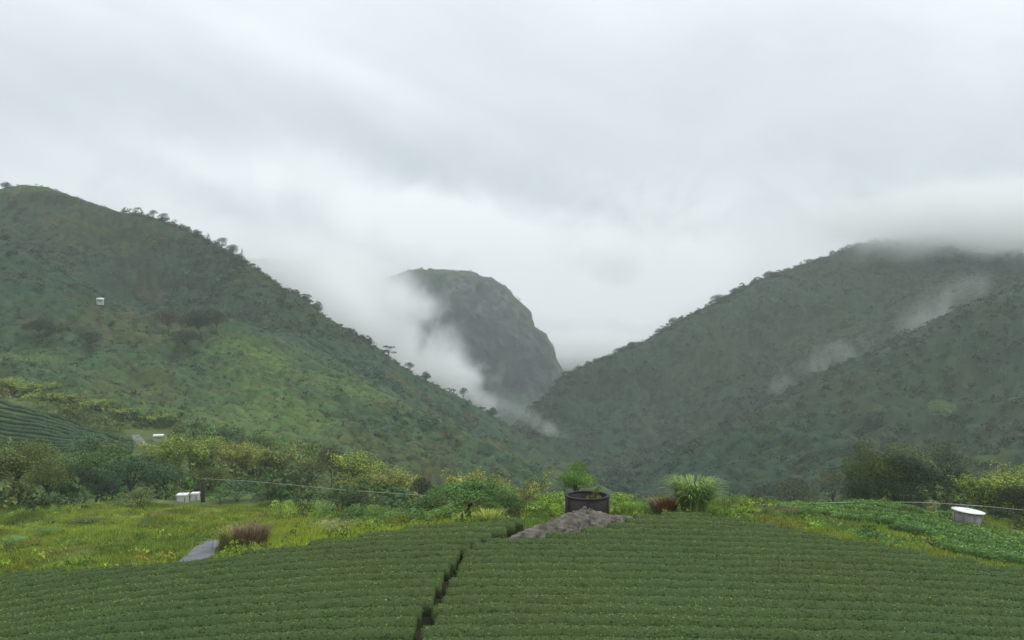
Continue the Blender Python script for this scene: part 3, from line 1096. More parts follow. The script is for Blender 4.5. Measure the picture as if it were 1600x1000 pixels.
def ordinal(k):
    names = ['first', 'second', 'third', 'fourth', 'fifth', 'sixth', 'seventh', 'eighth', 'ninth', 'tenth', 'eleventh', 'twelfth', 'thirteenth',
             'fourteenth', 'fifteenth', 'sixteenth', 'seventeenth', 'eighteenth', 'nineteenth', 'twentieth']
    return names[k]


SEC = [(-0.54, 0.06), (-0.61, 0.34), (-0.60, 0.52), (-0.50, 0.66), (-0.27, 0.775), (0.0, 0.815), (0.27, 0.775), (0.50, 0.66), (0.60, 0.52), (0.61, 0.34), (0.54, 0.06)]


def tea_hedge(y0, x0, x1, seed, label, group, sec_scale=(1.0, 1.0), step=0.16, leaves=138, leaf=0.105, dirv=None, name='tea_hedge', tint=(0.086, 0.140, 0.041), wob=0.06, holes=True):
    """a clipped hedge along X at depth y0 (or along a given polyline)"""
    r = np.random.default_rng(seed)
    if dirv is None:
        xs = np.arange(x0, x1 + 1e-6, step)
        cx, cy = xs, y0 + wob * fbm(np.stack([xs, np.full_like(xs, y0 * 3.1)], 1), 3.0, 3, 71)
        tx, ty = np.ones_like(xs), np.zeros_like(xs)
    else:
        pl = np.array(dirv, float)
        seglen = np.concatenate([[0], np.cumsum(np.linalg.norm(np.diff(pl, axis=0), axis=1))])
        s = np.arange(0, seglen[-1], step)
        cx, cy = np.interp(s, seglen, pl[:, 0]), np.interp(s, seglen, pl[:, 1])
        tx, ty = np.gradient(cx), np.gradient(cy)
        q = np.hypot(tx, ty)
        tx, ty = tx / q, ty / q
    n = len(cx)
    g = ground(cx, cy)
    k = len(SEC)
    prof = np.array(SEC) * np.array(sec_scale)
    xy = np.stack([cx, cy], 1)
    hs = 1 + 0.06 * fbm(xy, 1.1, 3, seed % 97) + 0.04 * fbm(xy, 6, 2, 33)
    wd = 1 + 0.09 * fbm(xy + 50, 0.9, 3, seed % 89)
    ends = np.minimum(np.arange(n), np.arange(n)[::-1]) * step
    endf = np.clip(0.72 + ends / 0.5, 0, 1) ** 0.5
    V = np.empty((n, k, 3))
    off = prof[None, :, 0] * (wd * (0.5 + 0.5 * endf))[:, None]
    V[..., 0] = cx[:, None] - ty[:, None] * off
    V[..., 1] = cy[:, None] + tx[:, None] * off
    V[..., 2] = g[:, None] + prof[None, :, 1] * (hs * endf)[:, None] - 0.03
    bp = V.reshape(-1, 3)
    rough = (0.035 * fbm(bp, 0.34, 3, 401) + 0.02 * fbm(bp, 0.14, 2, 405)) * min(2.0, leaf / 0.105)
    nrm = np.tile(np.stack([np.zeros(k), prof[:, 0], prof[:, 1] - 0.35], 1), (n, 1))
    nrm /= np.linalg.norm(nrm, axis=1, keepdims=True)
    V = (bp + np.stack([-np.repeat(ty, k) * nrm[:, 1], np.repeat(tx, k) * nrm[:, 1], nrm[:, 2]], 1) * rough[:, None]).reshape(n, k, 3)
    body = V.reshape(-1, 3)
    bf = grid_faces(n, k)
    caps = [np.arange(k)[None], (np.arange(k)[::-1] + (n - 1) * k)[None]]
    # leaves over the sides and the clipped top
    length = n * step
    nl = int(leaves * length * 1.55 * (sec_scale[0] + sec_scale[1]) * 0.5)
    fu = r.random(nl) * (n - 1.001)
    fv = r.random(nl) * (k - 1.001)
    fv = np.where(r.random(nl) < 0.35, 2 + r.random(nl) * 6, fv)
    iu, iv = fu.astype(int), fv.astype(int)
    du, dv = (fu - iu)[:, None], (fv - iv)[:, None]
    a, b, c, d = V[iu, iv], V[iu + 1, iv], V[iu, iv + 1], V[iu + 1, iv + 1]
    p = (a * (1 - du) + b * du) * (1 - dv) + (c * (1 - du) + d * du) * dv
    nn = np.cross(b - a, c - a)
    nn /= np.linalg.norm(nn, axis=1, keepdims=True) + 1e-9
    nn = np.where((nn[:, 2] < -0.2)[:, None], -nn, nn)
    p = p + nn * r.uniform(-0.02, 0.06, nl)[:, None] * (leaf / 0.1)
    shoots = r.random(nl) < 0.05
    p[shoots, 2] += r.uniform(0.02, 0.09, shoots.sum())
    lv = leaf_quads(r, p, nn, np.full(nl, leaf), aspect=0.55, jitter=0.55)
    tint = np.array(tint)
    patch = fbm(p[:, :2], 5.0, 4, 301)
    rowt = 1 + 0.08 * r.normal()
    warm = np.clip(0.5 * fbm(p[:, :2], 9, 3, 303) + 0.25 * fbm(p[:, :2], 1.3, 2, 304), -0.6, 0.8)
    ct = tint[None] * rowt * (1 + 0.20 * patch)[:, None] * np.clip(1 + 0.27 * r.normal(size=(nl, 1)), 0.4, 1.9)
    ct = ct * np.stack([1 + 0.35 * warm, 1 + 0.03 * warm, 1 - 0.15 * warm], 1)
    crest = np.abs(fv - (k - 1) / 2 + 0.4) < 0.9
    young_lit = r.random(nl) < np.where(crest, 0.75, 0.02)  # new growth; along the crest its colour also paints the lit top line
    ct[young_lit] *= np.array([1.65, 1.6, 1.4])
    brown = r.random(nl) < 0.004
    ct[brown] = np.array([0.12, 0.085, 0.04])
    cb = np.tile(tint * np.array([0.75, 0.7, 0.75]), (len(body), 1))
    allv = np.concatenate([body, lv])
    allc = np.concatenate([cb, np.repeat(ct, 4, 0)])
    me = np_mesh(name, allv, [bf, np.array(caps[0]), np.array(caps[1]), quads(nl, len(body))], np.clip(allc, 0.005, 0.6))
    return link(name, me, M_TEA, label=label, cat='hedge', group=group)


ROW_P = 1.4
rows = []
k = 0
y = 35.2
while y < 61.4:
    rows.append(y)
    y += ROW_P
row_no = 0
for k, y in enumerate(rows):
    xs = np.linspace(-48, 46, 941)
    okx = xs[edge_y(xs) > y + 0.35]
    if len(okx) == 0:
        continue
    half = 0.615 * y + 4.5
    runs = np.split(okx, np.where(np.diff(okx) > 0.15)[0] + 1)
    gx0 = float(np.interp(y, GAP[:, 1], GAP[:, 0]))
    gw = 0.42 if y < 50 else (0.10 if y < 53 else 0.4)
    rr0 = float(np.interp(y, ROCK_R[:, 1], ROCK_R[:, 0])) if y > 52.9 else None
    jl, jr = rng.uniform(-0.2, 0.2, 2)
    for ri, run in enumerate(runs):
        a, b = max(run[0], -half), min(run[-1], half)
        if b - a < 1.2:
            continue
        pieces = []
        left_end = gx0 - gw / 2 + jl
        right_start = gx0 + gw / 2 + jr
        if rr0 is not None:
            right_start = max(right_start, rr0 + 0.35 + jr)
        if a < left_end - 0.8:
            pieces.append((a, min(b, left_end), 'left'))
        if b > right_start + 0.8:
            pieces.append((max(a, right_start), b, 'right'))
        for (xa, xb, side) in pieces:
            if xb - xa < 0.9:
                continue
            if side == 'left':
                where = 'left of the dark diagonal gap' if y < 53 else 'ending left of the grey rock'
                if len(runs) > 1 and ri == 0:
                    where = 'short stretch at the field\'s far left corner'
            else:
                where = 'right of the dark diagonal gap' if y < 53 else 'starting right of the grey rock'
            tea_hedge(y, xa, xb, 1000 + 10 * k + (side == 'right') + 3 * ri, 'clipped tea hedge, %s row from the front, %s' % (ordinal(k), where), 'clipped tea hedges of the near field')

# ------------------------------------------------------------------ rock outcrop, bare soil, boulder
SPINE = np.array([(-0.6, 53.1, 0.30, 0.25), (0.4, 54.1, 0.60, 0.42), (1.5, 55.2, 0.70, 0.6), (2.8, 56.6, 0.82, 0.85), (4.0, 57.6, 1.06, 1.15), (5.1, 58.2, 1.26, 1.4), (6.2, 58.4, 1.0, 1.35), (7.0, 58.8, 0.66, 1.0), (8.0, 59.5, 0.52, 0.75), (9.0, 60.1, 0.30, 0.4)])


def rock_mesh():
    nu, nv = 170, 64
    s = np.linspace(0, len(SPINE) - 1, nu)
    f = [np.interp(s, np.arange(len(SPINE)), SPINE[:, j]) for j in range(4)]
    V = np.empty((nu, nv, 3))
    tx, ty = np.gradient(f[0]), np.gradient(f[1])
    q = np.hypot(tx, ty)
    g = ground(f[0], f[1])
    for j in range(nv):
        t = -1 + 2 * j / (nv - 1)
        hgt = (1 - np.abs(t) ** 2.2)
        skew = t * f[3] + 0.15 * f[3] * hgt
        V[:, j, 0] = f[0] + ty / q * -skew * -1
        V[:, j, 1] = f[1] - tx / q * skew
        V[:, j, 2] = g + f[2] * hgt * 1.05 - 0.25 * (1 - hgt)
    P_ = V.reshape(-1, 3)
    amp = np.repeat(np.clip(f[2], 0.2, 1.2), nv)
    ridged = 1 - np.abs(fbm(P_ * np.array([1, 1, 1.6]), 0.9, 4, 17)) * 2
    crack = np.abs(fbm(P_ + 9, 1.5, 3, 19))
    dz = 0.11 * amp * (ridged - 0.3) + 0.06 * amp * fbm(P_, 0.35, 3, 23) - 0.2 * amp * np.exp(-(crack / 0.05) ** 2)
    step = 0.22
    P_[:, 2] += dz
    # angular blocks: every fracture block is shifted and tilted a little
    for cell, amp_b, sd in ((1.1, 0.13, 51), (0.5, 0.05, 52)):
        q = P_[:, :2] / cell
        ip = np.floor(q).astype(np.int64)
        bd = np.full(len(P_), 9.0)
        add = np.zeros(len(P_))
        for a in (-1, 0, 1):
            for b in (-1, 0, 1):
                i, j = ip[:, 0] + a, ip[:, 1] + b
                cx, cy = i + _hash(i, j, 0, sd), j + _hash(i, j, 1, sd)
                d = np.hypot(q[:, 0] - cx, q[:, 1] - cy)
                tilt = (q[:, 0] - cx) * (_hash(i, j, 2, sd) - 0.5) * 1.6 + (q[:, 1] - cy) * (_hash(i, j, 3, sd) - 0.3) * 1.6 + (_hash(i, j, 4, sd) - 0.5) * 0.7
                m = d < bd
                bd = np.where(m, d, bd)
                add = np.where(m, tilt, add)
        P_[:, 2] += amp_b * amp * add
    # bedding steps
    zz = P_[:, 2] + 0.25 * P_[:, 0]
    P_[:, 2] += 0.5 * (np.round(zz / step) * step - zz)
    P_[:, 0] += 0.10 * amp * fbm(P_ + 31, 0.5, 3, 27)
    P_[:, 1] += 0.10 * amp * fbm(P_ + 57, 0.5, 3, 29)
    return np_mesh('rock_outcrop', P_, [grid_faces(nu, nv)], smooth=True)


link('rock_outcrop', rock_mesh(), M_ROCK, label='long grey rock outcrop breaking the tea field below the dark tank', cat='rock')

soil_poly = [(-0.6, 52.9), (1.2, 53.3), (3.3, 54.1), (6.2, 56.3), (7.6, 58.0), (8.6, 59.5), (6.5, 59.8), (4.0, 59.0), (1.5, 56.2)]
nu_, nv_ = 40, 24
V = []
front = np.array([(-0.6, 52.85), (1.2, 53.25), (3.4, 54.1), (6.3, 56.3), (8.9, 59.4)])
back = np.array([(-0.7, 53.2), (0.9, 55.6), (2.4, 57.8), (4.2, 59.6), (8.9, 60.6)])
for i in range(nu_):
    t = i / (nu_ - 1) * 4
    a = np.array([np.interp(t, range(5), front[:, j]) for j in (0, 1)])
    b = np.array([np.interp(t, range(5), back[:, j]) for j in (0, 1)])
    for j in range(nv_):
        q = a + (b - a) * j / (nv_ - 1)
        V.append((q[0], q[1], gz(q[0], q[1])))
V = np.array(V)
lift = 0.10 * (1 - (np.abs(np.tile(np.linspace(-1, 1, nv_), nu_))) ** 2)
V[:, 2] += 0.03 + lift + 0.05 * fbm(V, 0.6, 3, 3)
link('bare_soil', np_mesh('bare_soil', V, [grid_faces(nu_, nv_)], smooth=True), M_SOIL, kind='structure', label='bare brown soil at the foot of the rock')


def boulder(pos, r, seed, label, flat=0.6):
    bm = bmesh.new()
    bmesh.ops.create_icosphere(bm, subdivisions=4, radius=1)
    co = np.array([v.co[:] for v in bm.verts])
    d = 1 + 0.28 * fbm(co + seed, 0.9, 3, seed) - 0.18 * np.exp(-(np.abs(fbm(co + 3, 0.7, 2, seed + 2)) / 0.08) ** 2)
    co = co * d[:, None] * np.array([r * 1.25, r, r * flat])
    for v, c in zip(bm.verts, co):
        v.co = c
    me = bpy.data.meshes.new('boulder')
    bm.to_mesh(me)
    bm.free()
    return link('boulder', me, M_ROCK, loc=pos, label=label, cat='boulder')


p = ray_ground(888, 835)
boulder((p[0], p[1], p[2] + 0.12), 0.34, 4, 'small rounded boulder on the bare soil in front of the outcrop')
p = ray_ground(960, 827)
boulder((p[0], p[1] + 0.3, p[2] + 0.28), 0.62, 9, 'large pale boulder at the right shoulder of the rock outcrop', 0.75)

# ------------------------------------------------------------------ dark round tank


def ring_mesh(ro, ri, z0, z1, n, name, wob=0.0, seed=0):
    V = []
    r = np.random.default_rng(seed)
    for k in range(n):
        a = 2 * math.pi * (k + 0.5) / n
        w = 1 + wob * r.normal()
        dz = wob * 0.6 * r.normal()
        for rad, z in ((ro, z0), (ro, z1 + dz), (ri, z1 + dz), (ri, z0)):
            V.append((rad * w * math.cos(a), rad * w * math.sin(a), z))
    Q = []
    for k in range(n):
        m = (k + 1) % n
        for j in range(4):
            j2 = (j + 1) % 4
            Q.append((k * 4 + j, m * 4 + j, m * 4 + j2, k * 4 + j2))
    return np_mesh(name, np.array(V), [np.array(Q)])


tp = at(917.5, 773, 62.6)
tank_base = gz(tp[0], tp[1]) - 0.1
TH = tp[2] - tank_base
tank = bpy.data.objects.new('water_tank', None)
COL.objects.link(tank)
tank.location = (tp[0], tp[1], tank_base)
tag(tank, 'open dark round water tank standing behind the grey rock', 'tank')
link('wall', ring_mesh(1.66, 1.50, 0, TH - 0.09, 40, 'tank_wall', 0.004, 3), M_TANK, parent=tank)
link('rim', ring_mesh(1.70, 1.47, TH - 0.088, TH, 40, 'tank_rim', 0.006, 4), M_TANKRIM, parent=tank)
bmx = bmesh.new()
bmesh.ops.create_circle(bmx, cap_ends=True, radius=1.5, segments=40)
me = bpy.data.meshes.new('tank_floor')
bmx.to_mesh(me)
bmx.free()
link('floor', me, M_SOIL, parent=tank).location = (0, 0, 0.35)
for k, a in enumerate((-1.62, -0.55, -2.6, 0.6, 1.7, 2.8)):
    bmx = bmesh.new()
    bmesh.ops.create_cube(bmx, size=1)
    for v in bmx.verts:
        v.co = (v.co.x * 0.05, v.co.y * 0.09, v.co.z * (TH - 0.2))
    bmesh.ops.bevel(bmx, geom=list(bmx.edges), offset=0.012, segments=1, affect='EDGES')
    me = bpy.data.meshes.new('seam')
    bmx.to_mesh(me)
    bmx.free()
    o = link('seam', me, M_TANK, parent=tank)
    o.location = (1.675 * math.cos(a), 1.675 * math.sin(a), (TH - 0.2) / 2 + 0.03)
    o.rotation_euler = (0, 0, a)

# ------------------------------------------------------------------ white-lidded tank on the right, white tanks on the left


def lathe(profile, n, name, smooth=False):
    V, Q = [], []
    for (r_, z) in profile:
        for k in range(n):
            a = 2 * math.pi * k / n
            V.append((r_ * math.cos(a), r_ * math.sin(a), z))
    for i in range(len(profile) - 1):
        for k in range(n):
            m = (k + 1) % n
            Q.append((i * n + k, i * n + m, (i + 1) * n + m, (i + 1) * n + k))
    caps = [np.array([list(range(n))[::-1]]), np.array([[(len(profile) - 1) * n + k for k in range(n)]])]
    return np_mesh(name, np.array(V), [np.array(Q)] + caps, smooth=smooth)


def box_mesh(sx, sy, sz, name, bev=0.03, z0=0.0):
    b = bmesh.new()
    bmesh.ops.create_cube(b, size=1)
    for v in b.verts:
        v.co = (v.co.x * sx, v.co.y * sy, (v.co.z + 0.5) * sz + z0)
    if bev:
        bmesh.ops.bevel(b, geom=list(b.edges), offset=bev, segments=2, affect='EDGES')
    me = bpy.data.meshes.new(name)
    b.to_mesh(me)
    b.free()
    return me


tp = at(1510, 797, 90.0)
zb = gz(tp[0], tp[1])
th = max(tp[2] - zb, 1.5)
lt = bpy.data.objects.new('water_tank', None)
COL.objects.link(lt)
lt.location = (tp[0], tp[1], tp[2] - th)
lt.rotation_euler = (0.02, math.radians(5.5), 0)
tag(lt, 'grey concrete tank with a bright white round lid beside dark trees', 'tank')
link('wall', lathe([(1.42, -0.3), (1.42, th - 0.1)], 36, 'lid_tank_wall', True), M_CONC, parent=lt)
lid = link('lid', lathe([(1.62, th - 0.098), (1.64, th - 0.02), (1.0, th + 0.03), (0.3, th + 0.06)], 36, 'lid'), M_WHITE, parent=lt)
link('hatch', lathe([(0.28, th + 0.062), (0.28, th + 0.13), (0.24, th + 0.15)], 18, 'hatch'), M_WHITE, parent=lid)
for k in range(8):
    a = k * math.pi / 4
    o = link('rib', box_mesh(0.06, 0.12, th - 0.2, 'rib', 0.012), M_CONC, parent=lt)
    o.location = (1.44 * math.cos(a), 1.44 * math.sin(a), 0)
    o.rotation_euler = (0, 0, a)


def square_tank(px, py, d, w, dep, h, label, rot=0.2, body=M_CONC):
    q = ray_ground(px, py, d - 30, d + 60)
    e = bpy.data.objects.new('water_tank', None)
    COL.objects.link(e)
    e.location = (q[0], q[1], q[2])
    e.rotation_euler = (0, 0, rot)
    tag(e, label, 'tank')
    link('wall', box_mesh(w, dep, h + 1.5, 'tank_body', 0.04, -1.5), body, parent=e)
    tv_, tq_, tt_ = tube([(w * 0.3, -dep * 0.5 - 0.02, h * 0.75), (w * 0.3, -dep * 0.5 - 0.12, h * 0.72), (w * 0.32, -dep * 0.5 - 0.12, -0.2)], [0.04, 0.04, 0.04], 6)
    link('pipe', np_mesh('pipe', tv_, [tq_, tt_]), M_DARKPOST, parent=e)
    ld = link('lid', box_mesh(w * 1.1, dep * 1.1, 0.22 * h, 'tank_lid', 0.03, h + 0.002), M_WHITE, parent=e)
    link('hatch', box_mesh(w * 0.3, dep * 0.3, 0.08 * h, 'tank_hatch', 0.02, h * 1.222 + 0.002), M_WHITE, parent=ld)
    return e


square_tank(247.5, 690, 238, 2.7, 2.7, 1.7, 'square tank with white lid at the edge of the hillside tea plot', 0.3, M_CONC)
M_PALE = ramp_noise_material('pale_plaster', [(0.3, (0.38, 0.38, 0.36)), (0.7, (0.55, 0.55, 0.53))], 1.0, rough=0.7, scale2=5, amt2=0.4)
square_tank(285.5, 784, 122, 1.5, 1.5, 1.0, 'white-topped tank left of its twin on the grassy rise', 0.15, M_PALE)
square_tank(305, 782, 124, 1.15, 1.15, 1.05, 'smaller white-topped tank beside the dark post on the grassy rise', 0.05, M_PALE)

# dark post and cables
pp = ray_ground(317, 784)
post = bpy.data.objects.new('utility_post', None)
COL.objects.link(post)
post.location = tuple(pp)
tag(post, 'dark weathered post standing right of the white-topped tanks', 'post')
tv, tq, tt = tube([(0, 0, -0.8), (0.02, 0, 1.6), (0, 0, 3.5)], [0.34, 0.27, 0.2], 10)
link('shaft', np_mesh('shaft', tv, [tq, tt], smooth=True), M_DARKPOST, parent=post)
link('crossarm', box_mesh(0.9, 0.12, 0.12, 'crossarm', 0.02, 3.3), M_DARKPOST, parent=post)


def cable(pts3, rad, label):
    # smooth the polyline and sag it as given
    P_ = np.array(pts3)
    t = np.linspace(0, len(P_) - 1, 60)
    Q_ = np.stack([np.interp(t, np.arange(len(P_)), P_[:, j]) for j in range(3)], 1)
    for _ in range(6):
        Q_[1:-1] = (Q_[:-2] + 2 * Q_[1:-1] + Q_[2:]) / 4
    tv, tq, tt = tube(list(Q_), [rad] * len(Q_), 6)
    return link('overhead_cable', np_mesh('overhead_cable', tv, [tq, tt], smooth=True), M_CABLE, label=label, cat='cable')


cable([at(318, 748, 122.6), at(380, 751, 118), at(450, 757, 112), at(540, 766, 104), at(620, 771, 97), at(690, 776, 88), at(745, 782, 82)], 0.028, 'pale cable running from the dark post toward the leafy shrubs')
cable([at(1105, 800, 72), at(1170, 789, 76), at(1260, 786.5, 84), at(1360, 784, 90), at(1450, 785, 92), at(1540, 791, 90), at(1640, 801, 86), at(1720, 808, 84)], 0.028, 'pale cable crossing in front of the big dark tree and white-lidded tank')

# ------------------------------------------------------------------ small white house on the left hill


def hill_point(G, px, py, v0, v1):
    Pf = G[:, v0:v1].reshape(-1, 3)
    a, b = px_of(Pf)
    k = np.argmin((a - px) ** 2 + (b - py) ** 2)
    return Pf[k]


hp = hill_point(GL, 165, 474, segL[0], sum(segL[:5]))
house = bpy.data.objects.new('house', None)
COL.objects.link(house)
house.location = (hp[0], hp[1] - 6, hp[2] + 0.6)
house.rotation_euler = (0, 0, 0.25)
tag(house, 'tiny white house alone on the hillside scrub', 'house')
house.scale = (0.62, 0.62, 0.55)
link('wall', box_mesh(5.6, 5, 6.2, 'house_wall', 0.04, -3.5), M_PALE, parent=house)
V = np.array([(-3.2, -3, 2.702), (3.2, -3, 2.702), (3.2, 3, 2.702), (-3.2, 3, 2.702), (-3.2, 0, 4.4), (3.2, 0, 4.4)])
link('roof', np_mesh('roof', V, [np.array([(0, 1, 5, 4), (2, 3, 4, 5), (0, 3, 2, 1)]), np.array([(0, 4, 3), (1, 2, 5)])]), M_WHITE, parent=house)
for xw in (-1.6, 1.5):
    w = link('window', box_mesh(1.1, 0.12, 1.2, 'window', 0.02, 0.6), M_WINDOW, parent=house)
    w.location = (xw, -2.53, 0)
link('door', box_mesh(0.95, 0.12, 2.0, 'door', 0.02, -0.6), M_DARKPOST, parent=house).location = (0, -2.53, 0)

# ------------------------------------------------------------------ concrete path


def ribbon(name, pixels, width, mat, lift, label, nseg=50):
    c = np.array([ray_ground(*q) for q in pixels])
    t = np.linspace(0, len(c) - 1, nseg)
    C_ = np.stack([np.interp(t, np.arange(len(c)), c[:, j]) for j in range(2)], 1)
    for _ in range(5):
        C_[1:-1] = (C_[:-2] + 2 * C_[1:-1] + C_[2:]) / 4
    W_ = np.interp(t, np.arange(len(width)), width)
    T_ = np.gradient(C_, axis=0)
    T_ /= np.linalg.norm(T_, axis=1, keepdims=True)
    Nn = np.stack([-T_[:, 1], T_[:, 0]], 1)
    V = []
    for j in range(9):
        s = (j / 8 - 0.5)
        q = C_ + Nn * (W_ * s)[:, None]
        ed = 0.08 * fbm(q, 0.8, 2, 5)[:, None] * (abs(s) > 0.45)
        q = q + Nn * ed
        V.append(np.concatenate([q, (ground(q[:, 0], q[:, 1]) + lift)[:, None]], 1))
    V = np.stack(V, 1)
    PATH_XY.append((C_, W_))
    return link(name, np_mesh(name, V.reshape(-1, 3), [grid_faces(nseg, 9)[:, ::-1]], smooth=True), mat, kind='structure', label=label)


PATH_XY = []
ribbon('path', [(240, 905), (275, 890), (300, 878), (316, 866), (326, 854), (335, 846)], [2.5, 2.5, 2.3, 2.1, 1.9, 1.6], M_PATH, 0.06, 'grey concrete path between the tea field and the meadow')
ribbon('path', [(211, 681), (219, 690), (224, 699)], [2.5, 2.6, 2.6], M_PATH, 0.25, 'pale concrete track beside the hillside tea plot', 20)


def off_path(x, y, margin=0.15):
    ok = np.ones(len(x), bool)
    for C_, W_ in PATH_XY:
        d = np.sqrt(((np.stack([x, y], 1)[:, None, :] - C_[None]) ** 2).sum(-1))
        ok &= (d - W_[None] / 2).min(1) > margin
    return ok

# ------------------------------------------------------------------ overgrown tea plots (right slope, left hillside)


def plot_row(pixels, seed, label, group, sec, tint, leaves, leaf, step):
    c = np.array([ray_ground(*q)[:2] for q in pixels])
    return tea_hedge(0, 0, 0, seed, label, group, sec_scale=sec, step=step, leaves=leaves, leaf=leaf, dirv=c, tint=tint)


TOPR = [(1222, 798), (1300, 795), (1390, 797), (1460, 809), (1530, 829), (1610, 855), (1660, 872)]
BOTR = [(1222, 812), (1300, 827), (1390, 846), (1460, 861), (1530, 874), (1610, 888), (1660, 897)]
NR = 8
for k in range(NR):
    t = (k / (NR - 1)) ** 1.25
    pxs = [(a[0] + random.uniform(-6, 6), a[1] * (1 - t) + b[1] * t) for a, b in zip(TOPR, BOTR)]
    cut = [0, 0, 0, 0, 1, 2, 3, 3][k]
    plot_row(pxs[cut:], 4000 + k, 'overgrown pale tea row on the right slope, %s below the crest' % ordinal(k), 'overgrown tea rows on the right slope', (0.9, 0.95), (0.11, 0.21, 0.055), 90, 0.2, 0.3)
TOPL = [(-60, 628), (0, 630), (60, 645), (110, 661), (165, 680), (205, 690)]
BOTL = [(-60, 700), (0, 700), (60, 703), (110, 705), (165, 707), (205, 709)]
NL = 11
for k in range(NL):
    t = k / (NL - 1)
    pxs = [(a[0], a[1] * (1 - t) + b[1] * t + random.uniform(-1.6, 1.6)) for a, b in zip(TOPL, BOTL)]
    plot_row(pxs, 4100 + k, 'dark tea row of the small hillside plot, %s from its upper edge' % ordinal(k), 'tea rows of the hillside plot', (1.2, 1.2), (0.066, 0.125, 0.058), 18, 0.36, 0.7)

# ------------------------------------------------------------------ grass of the meadows


def meadow(name, n, fn_keep, colour, hmin, hmax, w, seed, label, pxr=(-90, 1690), yr=(47, 125)):
    r = np.random.default_rng(seed)
    m = int(n * 2.5)
    yy = np.sqrt(r.uniform(yr[0] ** 2, yr[1] ** 2, m))
    px = r.uniform(*pxr, m)
    xx = (px - 800) / F * yy
    ok = (yy > edge_y(xx) + 0.35) & off_path(xx, yy) & fn_keep(px, xx, yy, r)
    xx, yy = xx[ok][:n], yy[ok][:n]
    n = len(xx)
    zz = ground(xx, yy)
    p = np.stack([xx, yy, zz], 1)
    tall = np.clip(1 + 1.0 * fbm(p[:, :2], 4, 3, seed + 5), 0.35, 2.4)
    V = np.empty((n, 3, 3, 3))
    C = np.empty((n, 3, 3, 3))
    base = colour(p, px[ok][:n], r)
    for b in range(3):
        a = r.uniform(0, 6.283, n)
        h = r.uniform(hmin, hmax, n) * tall
        wd = w * r.uniform(0.6, 1.5, n)
        ln = 0.55 * h * r.uniform(0, 1, n)
        la = r.uniform(0, 6.283, n)
        ox, oy = 0.15 * r.normal(size=n), 0.15 * r.normal(size=n)
        q = p + np.stack([ox, oy, np.full(n, -0.05)], 1)
        side = np.stack([wd * np.cos(a), wd * np.sin(a), 0 * a], 1)
        V[:, b, 0] = q - side
        V[:, b, 1] = q + side
        V[:, b, 2] = q + np.stack([ln * np.cos(la), ln * np.sin(la), h], 1)
        tn = np.clip(1 + 0.22 * r.normal(size=(n, 1)), 0.5, 1.7)
        C[:, b, 0] = base * tn
        C[:, b, 1] = base * tn
        C[:, b, 2] = base * tn
    me = np_mesh(name, V.reshape(-1, 3), [np.arange(n * 9).reshape(-1, 3)], np.clip(C.reshape(-1, 3), 0.01, 0.6))
    return link(name, me, M_GRASS, kind='stuff', label=label)


def meadow_colour(p, px, r):
    a = fbm(p[:, :2], 11, 4, 201)
    b = fbm(p[:, :2], 5, 3, 205)
    c = np.tile(np.array([0.275, 0.345, 0.052]), (len(p), 1))
    c = mixc(c, np.array([0.17, 0.25, 0.045]), np.clip(0.35 + 1.3 * a, 0, 1))
    c = mixc(c, np.array([0.26, 0.21, 0.09]), np.clip(1.3 * b - 0.4, 0, 0.55))
    c = c * (1 + 0.3 * fbm(p[:, :2], 2.2, 3, 207))[:, None]
    strip = sstep(9, 2, p[:, 1] - edge_y(p[:, 0])) * sstep(320, 400, px) * sstep(800, 640, px)
    c = mixc(c, np.array([0.36, 0.45, 0.04]), 0.8 * strip)
    mid = sstep(330, 400, px) * sstep(700, 600, px) * sstep(95, 80, p[:, 1])
    c = mixc(c, np.array([0.36, 0.42, 0.045]), 0.6 * mid)
    return c


meadow('grass', 78000, lambda px, x, y, r: (px < 800), meadow_colour, 0.18, 0.48, 0.05, 21, 'yellow-green meadow grass left of the shrubs beyond the tea field')


def slope_colour(p, px, r):
    a = fbm(p[:, :2], 7, 4, 211)
    b = fbm(p[:, :2], 4, 3, 215)
    c = np.tile(np.array([0.17, 0.29, 0.055]), (len(p), 1))
    c = mixc(c, np.array([0.31, 0.34, 0.055]), np.clip(0.3 + 0.9 * a, 0, 1))
    c = mixc(c, np.array([0.28, 0.20, 0.085]), np.clip(1.4 * b - 0.35, 0, 0.6))
    return c


meadow('grass', 34000, lambda px, x, y, r: (px > 790), slope_colour, 0.15, 0.45, 0.05, 22, 'green and rusty weeds covering the slope right of the tea field', yr=(44, 100))

# ------------------------------------------------------------------ thicket that fills the hollow behind the meadow
gp = np.linspace(-140, 1740, 160)
gd = np.linspace(118, 345, 110)
GX, GD_ = np.meshgrid(gp, gd, indexing='ij')
GT = np.stack([((GX - 800) / F * GD_), GD_, ground(((GX - 800) / F * GD_).ravel(), GD_.ravel()).reshape(GX.shape)], -1)


def thicket_keep(p, px, py, r):
    plot = (px < 232) & (p[:, 1] > 232) & (p[:, 1] < 300) & (py > 624 + 0.33 * np.clip(px, 0, 300))
    rise = (px > 250) & (px < 420) & (p[:, 1] < 128) | (px > 268) & (px < 330) & (p[:, 1] < 152)
    track = (px > 195) & (px < 275) & (py > 672) & (py < 716)
    return ~plot & ~rise & ~track & (r.random(len(p)) < np.clip(0.8 + 0.6 * fbm(p, 25, 3, 131), 0.35, 1))


def thicket_colour(p):
    a = fbm(p, 30, 4, 141)
    b = fbm(p, 16, 3, 143)
    c = np.tile(np.array([0.085, 0.145, 0.045]), (len(p), 1))
    c = mixc(c, np.array([0.18, 0.22, 0.05]), np.clip(0.3 + 1.1 * a, 0, 1))
    c = mixc(c, np.array([0.06, 0.12, 0.055]), np.clip(1.3 * b - 0.1, 0, 0.8))
    return c


